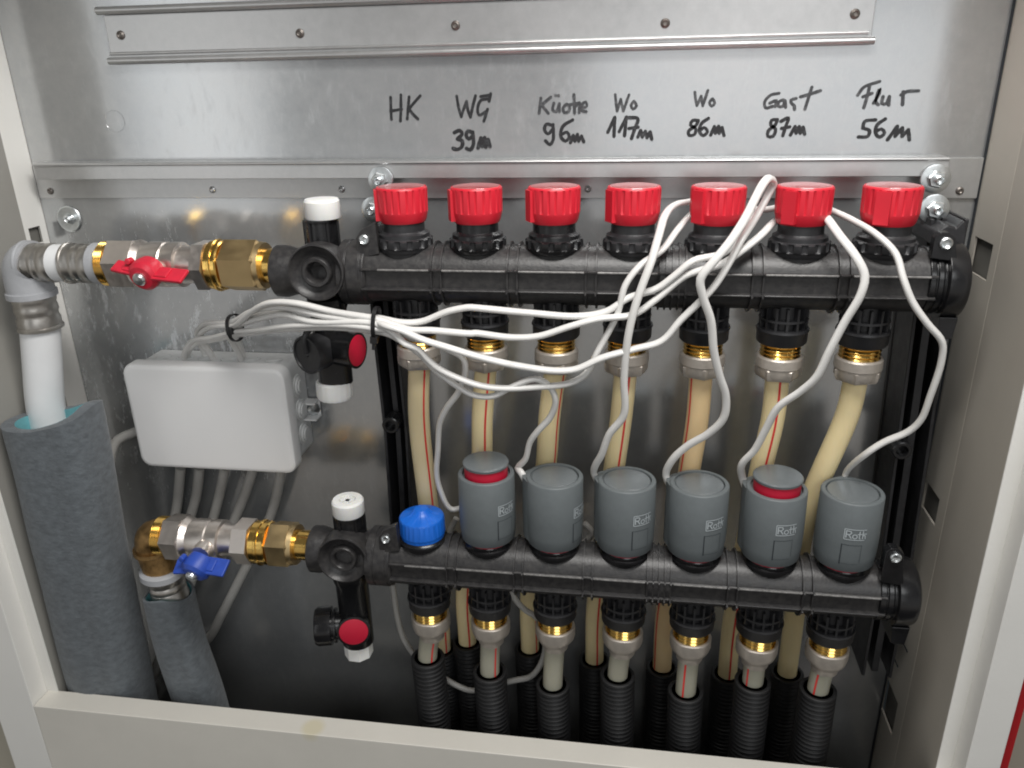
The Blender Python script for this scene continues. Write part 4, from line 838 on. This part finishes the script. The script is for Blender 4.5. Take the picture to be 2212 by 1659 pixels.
# ------------------------------------------------------------------ cables
def pz(x, y, d): return at(x, y, d)
def C6(x, y, d): return at(1026.07 + .3418 * x, 459.0 + .3418 * y, d)
def C7(x, y, d): return at(1455.94 + .3418 * x, 459.0 + .3418 * y, d)
def C5(x, y, d): return at(540.04 + .3418 * x, 459.0 + .3418 * y, d)
def C4(x, y, d): return at(.3418 * x, 459.0 + .3418 * y, d)
bt = 0.020
starts = {  # junction box -> first tie -> second tie, per actuator
    2: [C4(1175, 985, bt), C4(1168, 900, 0.024), C4(1215, 815, 0.036), C4(1350, 790, 0.052), C4(1490, 755, 0.068), C4(1640, 742, 0.082), C4(1850, 718, 0.098), C5(560, 712, 0.108), C5(795, 735, 0.112)],
    3: [C4(1195, 985, bt - .003), C4(1185, 905, 0.020), C4(1235, 830, 0.032), C4(1350, 805, 0.048), C4(1500, 775, 0.064), C4(1650, 752, 0.078), C4(1850, 735, 0.094), C5(540, 728, 0.102), C5(795, 752, 0.106)],
    4: [C4(1370, 985, bt), C4(1330, 890, 0.022), C4(1265, 790, 0.034), C4(1330, 725, 0.050), C4(1480, 712, 0.068), C4(1640, 672, 0.082), C4(1800, 645, 0.094), C5(400, 690, 0.104), C5(795, 702, 0.112)],
    5: [C4(1345, 985, bt - .004), C4(1290, 880, 0.018), C4(1250, 775, 0.028), C4(1290, 705, 0.044), C4(1470, 690, 0.066), C4(1600, 622, 0.082), C4(1800, 600, 0.096), C5(500, 660, 0.106), C5(795, 690, 0.110)],
    6: [C4(1545, 985, bt), C4(1510, 895, 0.024), C4(1460, 800, 0.038), C4(1440, 745, 0.054), C4(1510, 700, 0.074), C4(1600, 620, 0.088), C4(1700, 572, 0.096), C5(280, 572, 0.102), C5(530, 628, 0.106), C5(795, 672, 0.110)],
    7: [C4(1560, 985, bt - .004), C4(1530, 890, 0.020), C4(1500, 800, 0.034), C4(1470, 755, 0.050), C4(1510, 720, 0.066), C4(1650, 640, 0.078), C4(1800, 612, 0.088), C5(320, 610, 0.096), C5(560, 650, 0.100), C5(795, 665, 0.104)],
}
rest = {
    2: [C5(860, 745, 0.108), C5(930, 745, 0.104), C5(1010, 790, 0.100), C5(1120, 815, 0.098), C5(1260, 870, 0.096), C5(1345, 920, 0.094), C5(1360, 1010, 0.090), C5(1320, 1130, 0.084), C5(1240, 1240, 0.078), C5(1200, 1330, 0.074), C5(1188, 1500, 0.070), C5(1180, 1650, 0.066), pz(950, 1055, 0.064), pz(975, 1100, 0.062), pz(1005, 1112, 0.064)],
    3: [C5(880, 770, 0.108), C5(1000, 840, 0.106), C5(1080, 900, 0.104), C5(1160, 985, 0.103), C5(1290, 1085, 0.102), C5(1420, 1155, 0.102), C5(1540, 1160, 0.102), C5(1650, 1105, 0.102), C5(1800, 1052, 0.102), C5(1880, 1085, 0.100), C5(1930, 1180, 0.098), C5(1900, 1290, 0.094), C5(1820, 1380, 0.090), C5(1770, 1450, 0.086), C5(1740, 1560, 0.082), C5(1690, 1615, 0.078), C5(1665, 1660, 0.078)],
    4: [C5(900, 755, 0.112), C5(980, 830, 0.114), C5(1060, 860, 0.112), C5(1110, 915, 0.110), C5(1190, 985, 0.108), C5(1420, 1085, 0.106), C6(150, 1110, 0.104), C6(400, 1102, 0.102), C6(600, 1078, 0.100), C6(700, 1020, 0.098), C6(780, 870, 0.097), C6(900, 640, 0.097), C6(950, 460, 0.096), C6(1050, 330, 0.092), C6(1180, 240, 0.084), C6(1280, 110, 0.070), C6(1370, 10, 0.052), pz(1530, 440, 0.036), pz(1545, 420, 0.034), pz(1525, 425, 0.036), pz(1492, 435, 0.046), C6(1270, -50, 0.060), C6(1200, 20, 0.080), C6(1160, 150, 0.092), C6(1110, 320, 0.100), C6(1050, 480, 0.103), C6(1005, 620, 0.104), C6(965, 800, 0.104), C6(942, 1050, 0.102), C6(940, 1280, 0.099), C6(850, 1400, 0.095), C6(800, 1530, 0.090), C6(760, 1600, 0.084), C6(690, 1650, 0.080)],
    5: [C5(860, 715, 0.116), C5(960, 745, 0.116), C5(1080, 800, 0.114), C5(1240, 850, 0.112), C5(1420, 905, 0.110), C5(1620, 955, 0.108), C6(250, 965, 0.106), C6(500, 1000, 0.106), C6(640, 990, 0.105), C6(800, 920, 0.104), C6(1000, 865, 0.102), C6(1180, 812, 0.101), C6(1300, 680, 0.101), C6(1420, 565, 0.101), C6(1510, 470, 0.100), C6(1600, 330, 0.097), C6(1680, 180, 0.090), C6(1770, 40, 0.076), pz(1660, 420, 0.066), pz(1672, 396, 0.066), pz(1662, 385, 0.072), pz(1648, 398, 0.080), C6(1700, 50, 0.094), C6(1600, 200, 0.104), C6(1500, 320, 0.108), C6(1425, 420, 0.109), C6(1440, 530, 0.108), C6(1490, 680, 0.106), C6(1510, 880, 0.103), C6(1545, 1030, 0.100), C6(1585, 1160, 0.097), C6(1570, 1300, 0.094), C6(1470, 1400, 0.090), C6(1350, 1470, 0.086), C6(1250, 1560, 0.082), C6(1160, 1650, 0.080)],
    6: [C5(900, 705, 0.110), C5(1000, 740, 0.108), C5(1150, 745, 0.106), C5(1400, 765, 0.104), C6(0, 762, 0.103), C6(230, 790, 0.103), C6(400, 782, 0.103), C6(600, 720, 0.103), C6(780, 672, 0.102), C6(1000, 645, 0.098), C6(1130, 560, 0.096), C6(1330, 400, 0.096), C6(1440, 362, 0.098), C6(1560, 325, 0.096), C6(1660, 260, 0.090), C6(1800, 150, 0.078), C6(1880, 70, 0.062), pz(1690, 470, 0.044), pz(1735, 455, 0.038), pz(1770, 465, 0.050), C7(960, 30, 0.072), C7(1050, 150, 0.090), C7(1150, 280, 0.100), C7(1205, 400, 0.103), C7(1180, 520, 0.104), C7(1080, 690, 0.103), C7(980, 880, 0.102), C7(900, 1040, 0.100), C7(800, 1130, 0.097), C7(660, 1230, 0.094), C7(580, 1370, 0.090), C7(510, 1500, 0.086), C7(430, 1590, 0.082), C7(360, 1655, 0.079)],
    7: [C5(960, 695, 0.104), C5(1080, 690, 0.102), C5(1250, 625, 0.102), C5(1380, 600, 0.102), C6(0, 602, 0.102), C6(350, 635, 0.101), C6(650, 655, 0.099), C6(830, 625, 0.097), C6(970, 540, 0.096), C6(1150, 480, 0.096), C6(1260, 400, 0.097), C6(1380, 305, 0.097), C6(1560, 260, 0.093), C6(1680, 160, 0.086), C6(1740, 60, 0.074), C7(490, -10, 0.058), C7(600, -20, 0.046), pz(1720, 440, 0.036), pz(1760, 440, 0.038), C7(1000, -10, 0.054), C7(1120, 45, 0.068), C7(1280, 140, 0.086), C7(1400, 260, 0.096), C7(1450, 420, 0.102), C7(1510, 570, 0.104), C7(1600, 700, 0.104), C7(1695, 820, 0.102), C7(1690, 940, 0.100), C7(1620, 1160, 0.096), C7(1560, 1310, 0.092), C7(1480, 1385, 0.088), C7(1330, 1450, 0.084), C7(1220, 1520, 0.081), C7(1150, 1620, 0.078), C7(1120, 1660, 0.077)],
}
cl = {2: 'white cable hanging to the popped up actuator beside the blue cap', 3: 'white cable arching to the second actuator, lowest loop of the bundle', 4: 'white cable looped behind the fifth red cap, falling straight to the third actuator',
      5: 'white cable with a tall pointed loop left of the sixth red cap', 6: 'white cable passing behind the sixth red cap, down to the silver lidded actuator', 7: 'longest white cable sweeping past the right end to the last actuator'}
ends = {}
for k in (2, 3, 4, 5, 6, 7):
    O_ = Vector((LX[k - 1], -LD, LZ + 0.0238)); cv_ = CP - O_; a_ = math.atan2(cv_.y, cv_.x) - math.radians(BUMP[k - 2])
    u_ = Vector((math.cos(a_), math.sin(a_), 0))
    if k == 2: tail = [O_ + u_ * 0.027 + Vector((-0.006, 0, 0.012)), O_ + u_ * 0.018 + Vector((0, 0, 0.012))]
    else: tail = [O_ + u_ * 0.0242 + Vector((0, 0, Hh - 0.001)), O_ + u_ * 0.0195 + Vector((0, 0, Hh - 0.010))]
    o = MB().tube(starts[k] + rest[k][:(-1 if k < 7 else -2)] + tail, 0.0026, 14, 0.003, flat=0.78).build('control_cable', CABLE, ang=60); tag(o, cl[k], 'cable', 'white control cables')
# mains cables below the box
gg = [((390, 1010), (384, 1080), (374, 1140), (360, 1230)), ((431, 1010), (424, 1070), (405, 1140), (395, 1200)), ((486, 1010), (476, 1060), (455, 1140), (430, 1230)), ((548, 1012), (528, 1070), (500, 1140), (470, 1230)), ((608, 1014), (595, 1080), (574, 1140), (526, 1235), (480, 1325), (445, 1385), (340, 1450), (300, 1560))]
gl = ['leftmost of five grey cables under the box', 'second of five grey cables under the box', 'middle one of five grey cables under the box', 'fourth of five grey cables under the box', 'rightmost grey cable under the box, running on behind the thin foam']
for P, l_ in zip(gg, gl):
    pts = [at(p[0], p[1], 0.017 if j == 0 else 0.014) for j, p in enumerate(P)]
    tag(MB().tube(pts, 0.0042, 16, 0.004).build('mains_cable', CABLEG, ang=60), l_, 'cable', 'grey cables under the box')
pts = [at(312, 925, 0.02), at(285, 936, 0.022), at(255, 950, 0.028), at(240, 980, 0.034), at(238, 1030, 0.036), at(250, 1120, 0.034), at(290, 1300, 0.028), at(320, 1480, 0.02)]
tag(MB().tube(pts, 0.0040, 16, 0.004).build('mains_cable', CABLEG, ang=60), 'grey cable leaving the left side of the box beside the thick foam', 'cable')
pts = [at(330, 1300, 0.02), at(352, 1240, 0.018), at(340, 1340, 0.030), at(330, 1400, 0.034), at(345, 1460, 0.034), at(352, 1560, 0.034)]
tag(MB().tube([at(420, 1240, 0.02), at(385, 1330, 0.026), at(345, 1420, 0.030), at(318, 1500, 0.032)], 0.0040, 16, 0.004).build('mains_cable', CABLEG, ang=60), 'grey cable slanting between the two foam tubes', 'cable')
pts = [at(848, 1262, 0.06), at(858, 1330, 0.055), at(875, 1385, 0.05), at(905, 1425, 0.05), at(950, 1458, 0.056), at(985, 1480, 0.060), at(1020, 1492, 0.060), at(1060, 1482, 0.058), at(1110, 1470, 0.060), at(1145, 1462, 0.062), at(1168, 1435, 0.064), at(1178, 1395, 0.060), at(1160, 1335, 0.056), at(1135, 1318, 0.056), at(1110, 1290, 0.056), at(1098, 1255, 0.056)]
tag(MB().tube(pts, 0.0024, 12, 0.003).build('sensor_cable', CABLEG, ang=60), 'thin pale cable hanging in a loop between the black sleeves', 'cable')
for (P, l_) in (([(986, 1120), (972, 1150), (985, 1180), (1010, 1172)], 'short grey cable bend behind the popped up actuator'), ([(1262, 1130), (1278, 1150), (1262, 1172), (1240, 1178)], 'short grey cable bend behind the second actuator')):
    tag(MB().tube([at(a, b_, 0.052) for a, b_ in P], 0.0024, 12, 0.003).build('cable_stub', CABLEG, ang=60), l_, 'cable')
# cable ties
def tie(c, nrm, ry, rz, label, head):
    root = thing('cable_tie', label, 'cable tie', c)
    c = Vector(c); nrm = Vector(nrm).normalized(); u = Vector((0, -1, 0)); u = (u - nrm * u.dot(nrm)).normalized(); v = nrm.cross(u)
    m = MB(); n = 40; vs = []; fs = []
    for k in range(n):
        a = 2 * math.pi * k / n; e_ = (abs(math.cos(a)) ** 2.4 + abs(math.sin(a)) ** 2.4) ** (-1 / 2.4)
        p = c + u * (math.cos(a) * ry * e_) + v * (math.sin(a) * rz * e_); o_ = (u * math.cos(a) + v * math.sin(a)) * 0.0009
        vs += [p - nrm * 0.0013, p - nrm * 0.0013 + o_, p + nrm * 0.0013 + o_, p + nrm * 0.0013]
    for k in range(n):
        k2 = (k + 1) % n
        for j in range(4): fs.append((4 * k + j, 4 * k + (j + 1) % 4, 4 * k2 + (j + 1) % 4, 4 * k2 + j))
    m.add(vs, fs); m.build('strap', TIE, root)
    h = c + u * ry * 0.6 * head[0] + v * rz * head[1]; R3 = Matrix((nrm, u, v)).transposed()
    hb = MB(); hb.box(h, (0.0046, 0.0040, 0.0046), R3); hb.box(h + v * head[1] * 0.003 + u * 0.001, (0.0022, 0.0012, 0.007), R3); hb.build('lock_head', TIE, root, bevel=0.0004)
c1 = (C4(1485, 728, 0.0655)); tie(c1, (0.90, -0.20, 0.10), 0.0072, 0.0092, 'black cable tie with a loose tail near the box', (1.3, 0.1))
c2 = at(813, 698, 0.108); tie(c2, (1.0, -0.02, -0.10), 0.0066, 0.0100, 'black cable tie round the bundle below the upper bar', (1.0, 1.0))
for o in bpy.data.objects:
    if '_o' in o: del o['_o']
